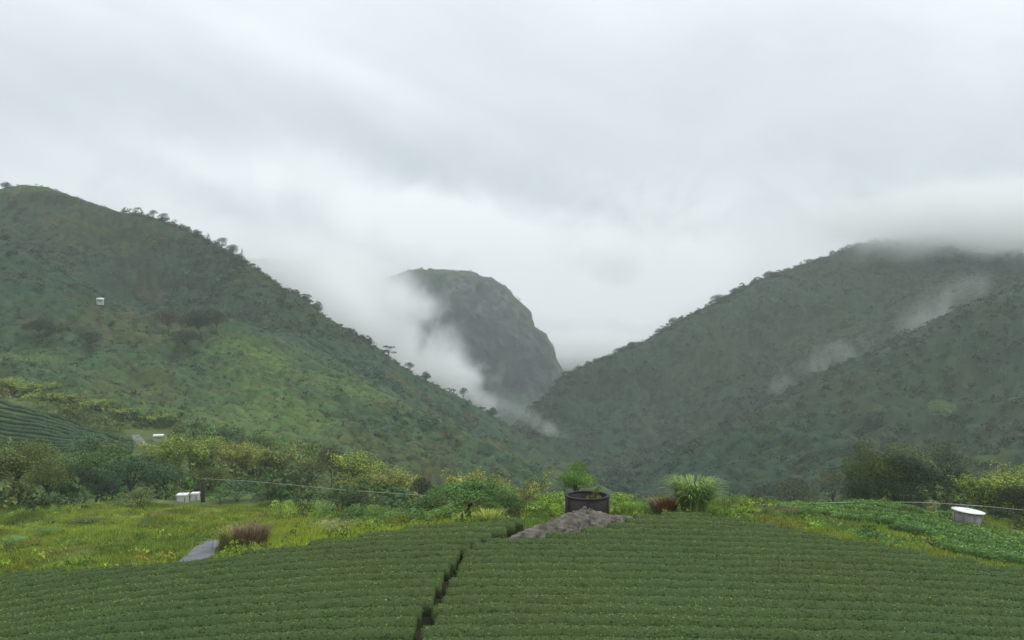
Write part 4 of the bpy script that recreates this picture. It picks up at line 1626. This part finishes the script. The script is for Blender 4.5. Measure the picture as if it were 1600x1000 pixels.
wood('undergrowth', GT, thicket_colour, 0, 110, 4600, 1.8, 3.6, 72, 701, 'tangled undergrowth filling the hollow behind the meadow', keep=thicket_keep, sink=0.08, fine=0.55)

# leafy weeds: low clumps over the meadow, the shrub belt and the right slope
gp = np.linspace(-140, 1740, 200)
gd = np.linspace(50, 122, 120)
GX, GD_ = np.meshgrid(gp, gd, indexing='ij')
GW = np.stack([((GX - 800) / F * GD_), GD_, ground(((GX - 800) / F * GD_).ravel(), GD_.ravel()).reshape(GX.shape)], -1)


def weed_keep(p, px, py, r):
    e = p[:, 1] - edge_y(p[:, 0])
    belt = (px > 530) & (px < 1210)
    dens = np.where(belt, np.where(e > 2.5, 1.0, 0.25), np.clip(0.25 + 0.9 * fbm(p, 8, 3, 171), 0.05, 0.7))
    dens = np.where((px > 270) & (px < 420) & (p[:, 1] > 100), 0.04, dens)
    return (e > 1.0) & off_path(p[:, 0], p[:, 1], 0.5) & (r.random(len(p)) < dens)


def weed_colour(p):
    px, py = px_of(p)
    a = fbm(p, 6, 3, 175)
    b = fbm(p, 3, 3, 177)
    c = np.tile(np.array([0.16, 0.245, 0.045]), (len(p), 1))
    c = mixc(c, np.array([0.27, 0.33, 0.05]), np.clip(0.4 + 1.1 * a, 0, 1))
    c = mixc(c, np.array([0.10, 0.18, 0.05]), np.clip(1.2 * b - 0.1, 0, 0.9))
    c = mixc(c, np.array([0.16, 0.11, 0.05]), np.clip(1.2 * fbm(p, 7, 3, 179) - 0.5, 0, 0.6) * ((px > 1150) | (px < 330)))
    return c


wood('scrub', GT[:52, 50:], lambda p: 1.0 * thicket_colour(p), 0, 60, 5000, 0.8, 1.6, 24, 721, 'low scrub between the bamboos and the foot of the left hill', keep=thicket_keep)
wood('weeds', GW, weed_colour, 0, 120, 10000, 0.28, 0.75, 52, 711, 'leafy weeds scattered over the meadow and slopes beyond the tea field', keep=weed_keep, sink=0.1, fine=0.65)

# ------------------------------------------------------------------ single trees, bamboos and shrubs
DARK, MID, LIME = (0.034, 0.060, 0.024), (0.062, 0.112, 0.032), (0.135, 0.205, 0.032)
YELLOW, OLIVE, TEAL = (0.135, 0.172, 0.038), (0.088, 0.112, 0.036), (0.050, 0.098, 0.046)
BROWN, PALE, BRIGHT = (0.135, 0.090, 0.052), (0.19, 0.22, 0.10), (0.080, 0.138, 0.032)

MAKERS = {
    'broad_a': (lambda: broad_tree(1, n=12, size=0.22, dens=16, low=0.22), 8, 7), 'broad_b': (lambda: broad_tree(2, n=12, size=0.20, dens=18, low=0.18), 8, 7),
    'broad_c': (lambda: broad_tree(3, n=7, size=0.24, dens=15, flat=0.6, low=0.3), 8, 7), 'broad_d': (lambda: broad_tree(4, n=14, size=0.20, dens=18, low=0.14, flat=0.9), 8, 7),
    'fine_a': (lambda: broad_tree(5, n=16, size=0.20, dens=32, low=0.18), 8, 7), 'fine_b': (lambda: broad_tree(6, n=17, size=0.20, dens=32, flat=0.65, low=0.28), 8, 7),
    'layer_a': (lambda: umbrella_tree(7), 9, 9), 'layer_b': (lambda: umbrella_tree(8, tiers=2), 9, 9), 'layer_c': (lambda: umbrella_tree(9, tiers=4, w=7.5), 9, 7.5),
    'spire': (lambda: spire_tree(10), 8, 2.4),
    'shrub_a': (lambda: shrub(11, 3.2, 4.4, n=11, size=0.15, dens=34), 3.2, 4.4), 'shrub_b': (lambda: shrub(12, 3.2, 4.4, n=14, size=0.12, dens=46), 3.2, 4.4), 'shrub_c': (lambda: shrub(13, 3.2, 4.4, n=9, size=0.22, dens=22), 3.2, 4.4),
    'shrub_d': (lambda: shrub(14, 3.2, 4.4, n=18, size=0.17, dens=30), 3.2, 4.4),
    'bamboo_a': (lambda: bamboo(15, size=0.36, dens=200), 9, 8), 'bamboo_b': (lambda: bamboo(16, culms=34, dens=170, size=0.36), 9, 8), 'bamboo_c': (lambda: bamboo(17, culms=22, dens=230, w=9.5, size=0.36), 9, 9.5),
}
TREEISH = ('broad', 'fine', 'layer', 'spire')


def put(kind, name, px, py_top, d, wpx, color, label, cat, base=None, group=None):
    """a plant whose foot stands on the ground d metres ahead and whose top reaches py_top"""
    x = (px - 800) / F * d
    zb = gz(x, d) if base is None else base
    zt = float(at(px, py_top, d)[2])
    H = max(zt - zb, 0.5)
    W = wpx / F * d
    mk, h0, w0 = MAKERS[kind]
    tree = kind.startswith(TREEISH)
    return plant(kind, kind, mk, name, (x, d, zb), (W / w0, W / w0, H / h0), label, cat, tuple(min(0.6, c * (1.1 + 0.95 * float(sstep(0.06, 0.14, color[1])))) for c in color), group,
                 stem_name='trunk' if tree else ('culms' if kind.startswith('bamboo') else 'stems'), crown_name='crown' if tree else 'foliage')


T_, S_, B_ = 'tree', 'shrub', 'bamboo'
PLANTS = [
    # centre, behind the crest of the tea field
    ('fine_a', 'small_tree', 899, 722, 78, 56, BRIGHT, 'small bright green tree rising just behind the dark round tank', T_),
    ('shrub_d', 'shrub', 862, 768, 70, 70, LIME, 'lime green shrub touching the left side of the dark tank', S_),
    ('shrub_c', 'shrub', 842, 776, 76, 62, BRIGHT, 'bright leafy shrub second to the left of the dark tank', S_),
    ('shrub_a', 'shrub', 876, 786, 66, 44, LIME, 'low yellow-green shrub at the rock behind its left slope', S_),
    ('shrub_d', 'shrub', 975, 770, 72, 60, LIME, 'yellow-green shrub just right of the dark tank', S_),
    ('shrub_b', 'shrub', 1005, 786, 68, 60, BRIGHT, 'low bright green shrub between the tank and the rusty bush', S_),
    ('shrub_a', 'shrub', 958, 792, 66, 40, BRIGHT, 'small green shrub at the tank foot above the rock', S_),
    ('shrub_a', 'shrub', 1139, 772, 72, 52, MID, 'mid green shrub just right of the tall reed clump', S_),
    ('shrub_b', 'shrub', 1158, 790, 67, 56, LIME, 'low lime green shrub where the field edge turns down to the right', S_),
    ('shrub_b', 'shrub', 1195, 792, 70, 60, OLIVE, 'olive shrub under the right-hand cable', S_),
    ('shrub_a', 'shrub', 1232, 792, 72, 54, BROWN, 'brownish weedy shrub left of the pale tea rows', S_),
    ('shrub_c', 'shrub', 1371, 832, 57.5, 78, (0.05, 0.115, 0.03), 'deep green leafy shrub at the right edge of the tea field', S_),
    ('fine_b', 'small_tree', 735, 752, 74, 130, (0.060, 0.115, 0.030), 'spreading small tree with dark hollow under its leaves', T_),
    ('fine_a', 'small_tree', 790, 770, 72, 70, MID, 'dark leaning small tree left of the lime shrubs', T_),
    ('shrub_c', 'shrub', 797, 786, 66.5, 34, DARK, 'small dark upright shrub at the field edge left of the tank', S_),
    ('shrub_d', 'shrub', 700, 790, 70, 90, BRIGHT, 'broad green shrub below the spreading small tree', S_),
    ('shrub_d', 'shrub', 655, 778, 74, 90, MID, 'rounded green shrub left of the spreading small tree', S_),
    ('shrub_a', 'shrub', 632, 796, 68, 84, MID, 'dense dark green shrub by the meadow edge', S_),
    ('shrub_b', 'shrub', 592, 792, 72, 76, BRIGHT, 'leafy green shrub right of the pale flowering bush', S_),
    ('shrub_b', 'shrub', 522, 812, 70, 66, PALE, 'pale whitish flowering bush on the lime meadow', S_),
    ('shrub_d', 'shrub', 560, 790, 82, 70, MID, 'green shrub behind the pale flowering bush', S_),
    ('shrub_a', 'shrub', 478, 770, 92, 42, DARK, 'round dark shrub at the top of the lime meadow', S_),
    ('shrub_c', 'shrub', 508, 780, 88, 32, (0.085, 0.165, 0.055), 'small fresh green shrub between two dark bushes', S_),
    ('shrub_d', 'shrub', 546, 768, 94, 80, (0.055, 0.075, 0.030), 'wide dark olive bush right of the fresh green shrub', S_),
    ('shrub_a', 'shrub', 440, 782, 96, 40, LIME, 'lime bush left of the round dark shrub', S_),
    ('shrub_a', 'shrub', 231, 808, 96, 26, MID, 'lone small round bush on the meadow', S_),
    ('shrub_b', 'shrub', 75, 824, 92, 60, BRIGHT, 'low bright bush on the far left meadow', S_),
    ('shrub_b', 'shrub', 20, 838, 84, 56, (0.12, 0.19, 0.06), 'pale green low bush at the picture\'s left edge', S_),
    ('shrub_d', 'shrub', 140, 808, 104, 66, OLIVE, 'olive brush at the upper edge of the left meadow', S_),
    ('shrub_d', 'shrub', 218, 764, 122, 72, OLIVE, 'layered olive shrub in front of the dark hollow', S_),
    # hollow behind the meadow, left
    ('broad_d', 'tree', 30, 690, 128, 120, (0.085, 0.104, 0.030), 'leafy yellowish tree at the left edge of the meadow', T_),
    ('broad_c', 'tree', -20, 700, 122, 110, OLIVE, 'olive tree cut by the left picture edge', T_),
    ('broad_a', 'tree', 75, 722, 122, 80, (0.075, 0.096, 0.028), 'slimmer olive tree right of the yellowish left-edge tree', T_),
    ('broad_b', 'tree', 155, 698, 150, 110, MID, 'rounded green tree above the dark hollow', T_),
    ('broad_b', 'tree', 205, 712, 146, 90, TEAL, 'blue-green tree right of the rounded tree over the dark hollow', T_),
    ('broad_d', 'tree', 120, 726, 140, 76, DARK, 'dark tree in the hollow below the hillside tea plot', T_),
    ('broad_a', 'tree', 172, 752, 132, 66, (0.026, 0.048, 0.026), 'very dark tree at the bottom of the hollow', T_),
    ('broad_d', 'tree', 258, 722, 150, 76, (0.055, 0.10, 0.045), 'fresh green tree behind the white-topped tanks', T_),
    ('broad_b', 'tree', 330, 730, 146, 70, (0.075, 0.095, 0.03), 'olive-green tree right behind the dark post', T_),
    ('bamboo_a', 'bamboo_clump', 262, 684, 176, 74, YELLOW, 'yellow-green bamboo just below the square hillside tank', B_),
    ('bamboo_b', 'bamboo_clump', 318, 682, 182, 84, YELLOW, 'tall yellowish bamboo left of the darker thicket', B_),
    ('bamboo_c', 'bamboo_clump', 372, 690, 178, 80, (0.14, 0.15, 0.038), 'bamboo with brown shadows right of the tall yellowish bamboo', B_),
    ('bamboo_a', 'bamboo_clump', 425, 700, 182, 80, (0.125, 0.15, 0.04), 'feathery green bamboo above the cable middle', B_),
    ('broad_c', 'tree', 487, 722, 172, 80, (0.072, 0.085, 0.032), 'olive domed tree with dark shade above the cable', T_),
    ('broad_d', 'tree', 452, 738, 162, 70, DARK, 'dark domed tree left of the olive domed tree', T_),
    ('broad_b', 'tree', 518, 700, 196, 46, (0.075, 0.065, 0.035), 'brownish tree top above the arching bamboos', T_),
    ('bamboo_b', 'bamboo_clump', 560, 706, 176, 80, YELLOW, 'arching yellow-green bamboo right of the brownish tree top', B_),
    ('bamboo_c', 'bamboo_clump', 610, 728, 168, 84, (0.15, 0.165, 0.045), 'lower arching bamboo sloping down to the right', B_),
    ('bamboo_a', 'bamboo_clump', 560, 742, 150, 70, (0.10, 0.125, 0.035), 'green bamboo behind the wide dark olive bush', B_),
    ('broad_a', 'tree', 660, 745, 160, 40, (0.045, 0.06, 0.034), 'narrow dark tree right of the arching bamboos', T_),
    ('bamboo_b', 'bamboo_clump', 745, 738, 120, 96, (0.15, 0.165, 0.038), 'yellowish bamboo peeping over the spreading small tree', B_),
    ('bamboo_c', 'bamboo_clump', 812, 742, 122, 90, (0.14, 0.15, 0.045), 'yellow-olive bamboo left of the bright tree by the tank', B_),
    ('shrub_d', 'shrub', 372, 752, 132, 70, TEAL, 'blue-green shrub under the cable right of the post', S_),
    ('shrub_d', 'shrub', 425, 762, 124, 66, (0.055, 0.09, 0.045), 'grey-green shrub under the cable above the brown grass', S_),
    ('shrub_c', 'shrub', 345, 764, 128, 50, MID, 'green shrub on the grassy rise next to the post', S_),
    # bamboo bank above the hillside tea plot
    ('bamboo_b', 'bamboo_clump', 5, 590, 312, 62, YELLOW, 'yellow-green bamboo above the hillside tea plot at the left edge', B_),
    ('bamboo_a', 'bamboo_clump', 55, 598, 308, 66, YELLOW, 'second bamboo from the left above the hillside tea plot', B_),
    ('bamboo_c', 'bamboo_clump', 105, 612, 304, 64, (0.15, 0.165, 0.045), 'third bamboo from the left above the hillside tea plot', B_),
    ('bamboo_b', 'bamboo_clump', 150, 624, 298, 58, YELLOW, 'fourth bamboo from the left above the hillside tea plot', B_),
    ('bamboo_a', 'bamboo_clump', 195, 638, 290, 54, (0.14, 0.16, 0.04), 'fifth bamboo from the left, near the square tank', B_),
    ('bamboo_c', 'bamboo_clump', 240, 648, 282, 50, YELLOW, 'last bamboo of the bank, above the square tank', B_),
    # right
    ('fine_b', 'tree', 1372, 712, 132, 96, (0.062, 0.082, 0.020), 'big dark tree with yellow-green top left of its twin', T_),
    ('fine_a', 'tree', 1425, 716, 130, 110, (0.036, 0.056, 0.024), 'big dark spreading tree behind the right tea rows', T_),
    ('broad_d', 'tree', 1345, 744, 124, 60, DARK, 'dark low tree at the left foot of the big dark trees', T_),
    ('broad_b', 'tree', 1395, 748, 120, 70, (0.030, 0.050, 0.022), 'shaded tree under the big dark spreading tree', T_),
    ('broad_a', 'tree', 1350, 686, 200, 76, (0.075, 0.10, 0.042), 'pale green tree top rising behind the big dark trees', T_),
    ('broad_b', 'tree', 1410, 690, 205, 90, (0.085, 0.11, 0.045), 'hazy green tree behind the big dark spreading tree', T_),
    ('broad_a', 'tree', 1478, 692, 210, 90, (0.065, 0.095, 0.045), 'dull green tree right of the hazy green tree', T_),
    ('spire', 'tree', 1478, 736, 112, 26, DARK, 'slender dark tree left of the white-lidded tank', T_),
    ('broad_a', 'tree', 1494, 730, 150, 60, (0.05, 0.075, 0.03), 'green tree behind the slender dark tree', T_),
    ('shrub_b', 'shrub', 1455, 782, 96, 26, (0.19, 0.19, 0.09), 'pale straw-coloured shrub left of the white-lidded tank', S_),
    ('bamboo_b', 'bamboo_clump', 1545, 742, 124, 96, YELLOW, 'yellow-green bamboo directly behind the white-lidded tank', B_),
    ('bamboo_a', 'bamboo_clump', 1595, 728, 128, 90, (0.13, 0.15, 0.045), 'bamboo at the right picture edge above the dark thicket', B_),
    ('broad_d', 'tree', 1590, 756, 106, 70, (0.040, 0.052, 0.026), 'dark bare-twigged tree at the right picture edge', T_),
    ('shrub_d', 'shrub', 1566, 796, 98, 66, (0.025, 0.042, 0.02), 'dark shrub right of the white-lidded tank', S_),
    ('shrub_c', 'shrub', 1612, 806, 92, 70, (0.030, 0.048, 0.022), 'dark shrub cut by the right picture edge', S_),
    ('broad_c', 'tree', 1300, 736, 210, 66, (0.075, 0.095, 0.045), 'hazy olive tree left of the big dark trees', T_),
    ('broad_b', 'tree', 1240, 752, 215, 70, (0.075, 0.09, 0.045), 'hazy low tree above the brownish weedy shrub', T_),
    ('broad_a', 'tree', 1180, 764, 190, 56, (0.07, 0.085, 0.04), 'hazy olive tree top right of the reed clump', T_),
]
for q in PLANTS:
    put(*q)

# reed clump, dead bush, brown grass clump: blade tufts


def tuft(key, seed, n, spread, h, w, droop, base_r, name, px, py_top, d, color, label, mat=M_LEAF, heads=0, head_col=None):
    r = np.random.default_rng(seed)
    x = (px - 800) / F * d
    zb = gz(x, d)
    H = float(at(px, py_top, d)[2]) - zb
    V, Fs, C = blades(r, n, spread, H, w, droop, base_r=base_r)
    e = bpy.data.objects.new(name, None)
    COL.objects.link(e)
    e.location = (x, d, zb)
    tag(e, label, 'grass clump')
    link('blades', np_mesh(key, V, Fs, C), mat, parent=e, color=color, kind='stuff')
    # upright stalks in the middle
    tb = []
    for k in range(max(14, heads)):
        a = r.uniform(0, 6.283)
        q = spread * 0.45 * r.random()
        hh = H * r.uniform(0.55, 0.95)
        b = np.array([base_r * 0.6 * r.normal(), base_r * 0.6 * r.normal(), -0.1])
        tb.append(tube([b, b + np.array([0.3 * q * math.cos(a), 0.3 * q * math.sin(a), hh * 0.6]), b + np.array([q * math.cos(a), q * math.sin(a), hh])], [0.022, 0.016, 0.006], 4))
    tv, tf = join_tubes(tb)
    link('stalks', np_mesh(key + '_stalks', tv, tf, np.tile(np.array([[0.9, 0.85, 0.7]]), (len(tv), 1))), M_LEAF, parent=e, color=head_col or color, kind='stuff')
    return e


tuft('reed_clump', 31, 620, 2.6, 1, 0.062, 1.0, 0.95, 'reed_clump', 1084, 749, 64.5, (0.24, 0.34, 0.11), 'tall arching reed clump at the crest right of the rusty bush')
tuft('reed_small', 32, 200, 1.2, 1, 0.05, 0.6, 0.5, 'reed_clump', 1028, 778, 65.5, (0.26, 0.22, 0.14), 'pale feathery grass tuft left of the rusty bush')
tuft('brown_grass', 33, 620, 1.5, 1, 0.04, 0.35, 1.0, 'grass_clump', 396, 818, 69, (0.24, 0.18, 0.11), 'brown dry grass clump on the meadow right of the path')
tuft('olive_grass', 34, 420, 1.3, 1, 0.04, 0.4, 0.9, 'grass_clump', 366, 822, 70, (0.30, 0.31, 0.09), 'olive tall grass beside the brown dry clump')
tuft('edge_grass', 35, 320, 1.2, 1, 0.045, 0.5, 0.9, 'grass_clump', 765, 798, 65.5, (0.36, 0.40, 0.10), 'pale yellow-green tall grass at the field edge below the small trees')
tuft('edge_grass2', 36, 260, 1.0, 1, 0.045, 0.5, 0.8, 'grass_clump', 732, 804, 65, (0.31, 0.37, 0.08), 'yellow-green tall grass left of the small dark shrub')
tuft('rust_bush', 37, 260, 1.0, 1, 0.06, 0.5, 0.5, 'dry_bush', 1042, 778, 64, (0.22, 0.115, 0.055), 'rusty brown dead bush left of the tall reed clump')
# weed growing inside the dark tank
e = plant('shrub_c', 'shrub_c', MAKERS['shrub_c'][0], 'shrub', (tank.location.x + 0.65, tank.location.y + 0.75, tank.location.z + 0.36), (0.30, 0.30, (TH - 0.05) / 3.2), 'yellow-green weed growing up inside the dark round tank', 'shrub', (0.17, 0.20, 0.035), stem_name='stems', crown_name='foliage')

# ------------------------------------------------------------------ trees told apart on the hills
RIDGE_L = [  # px, top py, width px, kind, label
    (8, 284, 20, 'broad_a', 'dark bushy tree on the left hill summit at the picture edge'),
    (210, 323, 9, 'spire', 'lone slim tree standing on the left ridge saddle'),
    (238, 328, 16, 'broad_c', 'taller tree of the ridge clump right of the lone slim tree'),
    (254, 333, 18, 'broad_c', 'lower tree of the ridge clump right of the lone slim tree'),
    (306, 358, 16, 'broad_a', 'small tree on the left ridge midway to the bald patch'),
    (324, 364, 14, 'spire', 'pointed tree on the left ridge before the pale-topped trees'),
    (346, 371, 20, 'broad_c', 'pale-topped tree on the left ridge'),
    (362, 382, 20, 'broad_b', 'second pale-topped tree on the left ridge, just below the first'),
    (377, 386, 9, 'spire', 'narrow pointed tree on the left ridge right of the pale-topped trees'),
    (462, 452, 18, 'layer_c', 'flat-topped tree on the left ridge, upper of the wind-swept group'),
    (478, 459, 22, 'layer_c', 'flat-topped tree in the middle of the wind-swept ridge group'),
    (496, 470, 18, 'broad_a', 'darker lower tree of the wind-swept ridge group'),
    (545, 512, 14, 'broad_c', 'small domed tree on the left ridge below the wind-swept group'),
    (578, 526, 14, 'broad_a', 'small tree on the left ridge above the jutting flat tree'),
    (606, 540, 28, 'layer_b', 'flat tree jutting sideways from the left ridge'),
    (640, 566, 18, 'broad_c', 'low spreading tree on the left ridge by the fog'),
    (665, 580, 16, 'broad_a', 'small spreading tree on the left ridge where fog is whitest'),
    (724, 606, 16, 'broad_c', 'rounded tree low on the left ridge'),
    (770, 636, 16, 'broad_a', 'last rounded tree on the left ridge above the gorge'),
]
for px, pt, w, kd, lab in RIDGE_L:
    q = L0[np.argmin(np.abs(usL - px))]
    put(kd, 'tree', px, pt, float(q[1]) - 2, w, (0.040, 0.060, 0.036), lab, T_, base=float(q[2]) - (1.0 if kd == 'spire' else 4.0), group=None)
RIDGE_R = [
    (945, 560, 22, 'broad_a', 'bushy tree low on the right ridge near the gorge'),
    (968, 543, 22, 'broad_c', 'spreading tree low on the right ridge'),
    (988, 534, 20, 'broad_b', 'rounded tree on the right ridge above the far hill'),
    (1030, 513, 20, 'broad_c', 'low tree on the right ridge below the middle'),
    (1052, 496, 20, 'broad_c', 'domed tree on the right ridge below the middle'),
    (1090, 484, 16, 'broad_a', 'small tree midway up the right ridge'),
    (1122, 460, 24, 'broad_b', 'bushy tree midway up the right ridge'),
    (1150, 450, 16, 'broad_b', 'small rounded tree above the middle of the right ridge'),
    (1180, 436, 18, 'broad_a', 'small bushy tree left of the dark ridge clump'),
    (1208, 424, 30, 'broad_d', 'dark dense tree clump high on the right ridge'),
    (1252, 408, 14, 'spire', 'thin pointed tree on the right ridge just under the cloud'),
]
for px, pt, w, kd, lab in RIDGE_R:
    q = R0[np.argmin(np.abs(usR - px))]
    put(kd, 'tree', px, pt, float(q[1]) - 3, w, (0.040, 0.062, 0.040), lab, T_, base=float(q[2]) - (1.0 if kd == 'spire' else 5.0))


def on_hill(G, v0, v1, px, py, wpx, hpx, kd, color, lab):
    q = hill_point(G, px, py, v0, v1)
    put(kd, 'tree', px, py - hpx, float(q[1]) - 4, wpx, color, lab, T_, base=float(q[2]) - 1.5)


HL = (segL[0], sum(segL[:3]))
on_hill(GL, *HL, 262, 520, 44, 34, 'broad_b', (0.085, 0.062, 0.040), 'reddish brown tree on the left hillside')
on_hill(GL, *HL, 310, 528, 50, 44, 'broad_d', (0.040, 0.058, 0.034), 'dark tree right of the reddish tree on the left hillside')
on_hill(GL, *HL, 338, 520, 34, 36, 'broad_a', (0.065, 0.060, 0.038), 'brownish tree at the head of the near spur')
on_hill(GL, *HL, 290, 550, 44, 34, 'broad_b', (0.036, 0.064, 0.036), 'dark green tree below the reddish tree')
on_hill(GL, *HL, 60, 525, 46, 26, 'broad_d', (0.036, 0.062, 0.034), 'dark spreading tree on the left hillside near the picture edge')
on_hill(GL, *HL, 140, 545, 40, 26, 'broad_b', (0.036, 0.066, 0.038), 'dark tree below the tiny white house')
on_hill(GR, segR[0], sum(segR[:3]), 1470, 665, 42, 40, 'broad_b', (0.105, 0.15, 0.062), 'pale yellow-green tree alone on the misty right slope')
on_hill(GR, segR[0], sum(segR[:3]), 1368, 650, 26, 20, 'broad_a', (0.085, 0.12, 0.06), 'small pale tree left of the pale yellow-green tree on the misty slope')
on_hill(GR, segR[0], sum(segR[:3]), 1545, 690, 14, 30, 'spire', (0.032, 0.05, 0.034), 'dark pointed tree at the foot of the misty right slope')

# ------------------------------------------------------------------ air: haze and fog banks
HAZE_D = 2.1e-4


def vol_mat(name, build):
    m, t = new_mat(name)
    out = N(t, 'ShaderNodeOutputMaterial')
    pv = N(t, 'ShaderNodeVolumePrincipled')
    pv.inputs['Color'].default_value = (0.93, 0.97, 1.0, 1) if build is const_density else (1, 1, 1, 1)
    pv.inputs['Anisotropy'].default_value = 0.1
    build(t, pv)
    L(t, pv.outputs[0], out.inputs['Volume'])
    return m


def const_density(t, pv):
    pv.inputs['Density'].default_value = HAZE_D


hm = vol_mat('haze_air', const_density)
hb = box_mesh(7600, 5200, 800, 'haze', 0, -450)
ho = link('haze', hb, hm, kind='stuff', label='thin grey haze in the valley air')
ho.location = (200, 1950, 0)


def fog_bank(label, px, py, d, rx, ry, rz, dens, nscale, seed, rot=0.0, thr=0.42, amp=1.7, core=0.15, stretch=(1, 1, 1)):
    def b(t, pv):
        tc = N(t, 'ShaderNodeTexCoord')
        ln = N(t, 'ShaderNodeVectorMath', operation='LENGTH')
        L(t, tc.outputs['Object'], ln.inputs[0])
        fall = N(t, 'ShaderNodeMapRange', interpolation_type='SMOOTHSTEP')
        fall.inputs['From Min'].default_value = core
        fall.inputs['From Max'].default_value = 0.98
        fall.inputs['To Min'].default_value = 1.0
        fall.inputs['To Max'].default_value = 0.0
        L(t, ln.outputs['Value'], fall.inputs['Value'])
        geo = N(t, 'ShaderNodeNewGeometry')
        mp = N(t, 'ShaderNodeMapping')
        mp.inputs['Scale'].default_value = stretch
        mp.inputs['Location'].default_value = (seed * 37.1, seed * 11.7, seed * 5.3)
        L(t, geo.outputs['Position'], mp.inputs[0])
        n = N(t, 'ShaderNodeTexNoise', i_Scale=1.0 / nscale, i_Detail=4.0, i_Roughness=0.55, i_Distortion=0.4)
        L(t, mp.outputs[0], n.inputs['Vector'])
        q = math_node(t, 'MULTIPLY_ADD', math_node(t, 'SUBTRACT', n.outputs['Fac'], 0.5), amp, fall.outputs[0])
        q = math_node(t, 'SUBTRACT', q, thr)
        q = math_node(t, 'MULTIPLY', math_node(t, 'MAXIMUM', q, 0.0), math_node(t, 'POWER', fall.outputs[0], 0.5))
        L(t, math_node(t, 'MULTIPLY', q, dens), pv.inputs['Density'])
    m = vol_mat('fog_%d' % seed, b)
    bm = bmesh.new()
    bmesh.ops.create_icosphere(bm, subdivisions=3, radius=1)
    me = bpy.data.meshes.new('fog_bank')
    bm.to_mesh(me)
    bm.free()
    o = link('fog_bank', me, m, kind='stuff', label=label)
    o.location = tuple(at(px, py, d))
    o.scale = (rx, ry, rz)
    o.rotation_euler = (0, rot, 0)
    return o


FOGS = [
    ('low cloud cap swallowing the top of the right mountain', 1590, 352, 930, 330, 250, 68, 0.034, 60, 1, 0.02, 0.18, 1.7, 0.22, (1, 1, 1.2)),
    ('white fog pouring down the gorge beside the blunt peak', 585, 505, 1060, 185, 75, 100, 0.06, 62, 2, 0.62, 0.28, 2.8, 0.3, (1, 1, 1)),
    ('dense white fog billow low in the gorge', 705, 592, 1000, 110, 50, 48, 0.06, 38, 3, 0.62, 0.28, 2.8, 0.2, (1, 1, 1)),
    ('thin cloud veil over the ridge left of the blunt peak', 500, 430, 1250, 210, 120, 95, 0.030, 60, 4, 0.2, 0.16, 1.5, 0.3, (1, 1, 1)),
    ('thin wisp of mist winding along the gorge floor', 848, 672, 735, 68, 24, 20, 0.032, 15, 5, 0.62, 0.40, 3.0, 0.2, (1, 1, 1)),
    ('pale mist wisp rising from the gully of the right mountain', 1468, 482, 720, 85, 30, 34, 0.015, 24, 6, -0.62, 0.42, 3.4, 0.2, (1, 1, 0.6)),
    ('streaks of thin mist rising along the gully of the right mountain', 1300, 562, 690, 75, 24, 30, 0.015, 15, 7, -0.5, 0.52, 4.2, 0.2, (1, 1, 0.6)),
    ('faint slanting mist streak low on the right mountain', 1228, 600, 670, 40, 18, 26, 0.013, 14, 8, -0.6, 0.5, 4.0, 0.2, (1, 1, 0.6)),
    ('bright cloud bank behind the blunt peak', 930, 545, 2450, 420, 160, 95, 0.022, 130, 9, 0.0, 0.2, 1.6, 0.3, (1, 1, 1)),
]
for q in FOGS:
    fog_bank(*q)
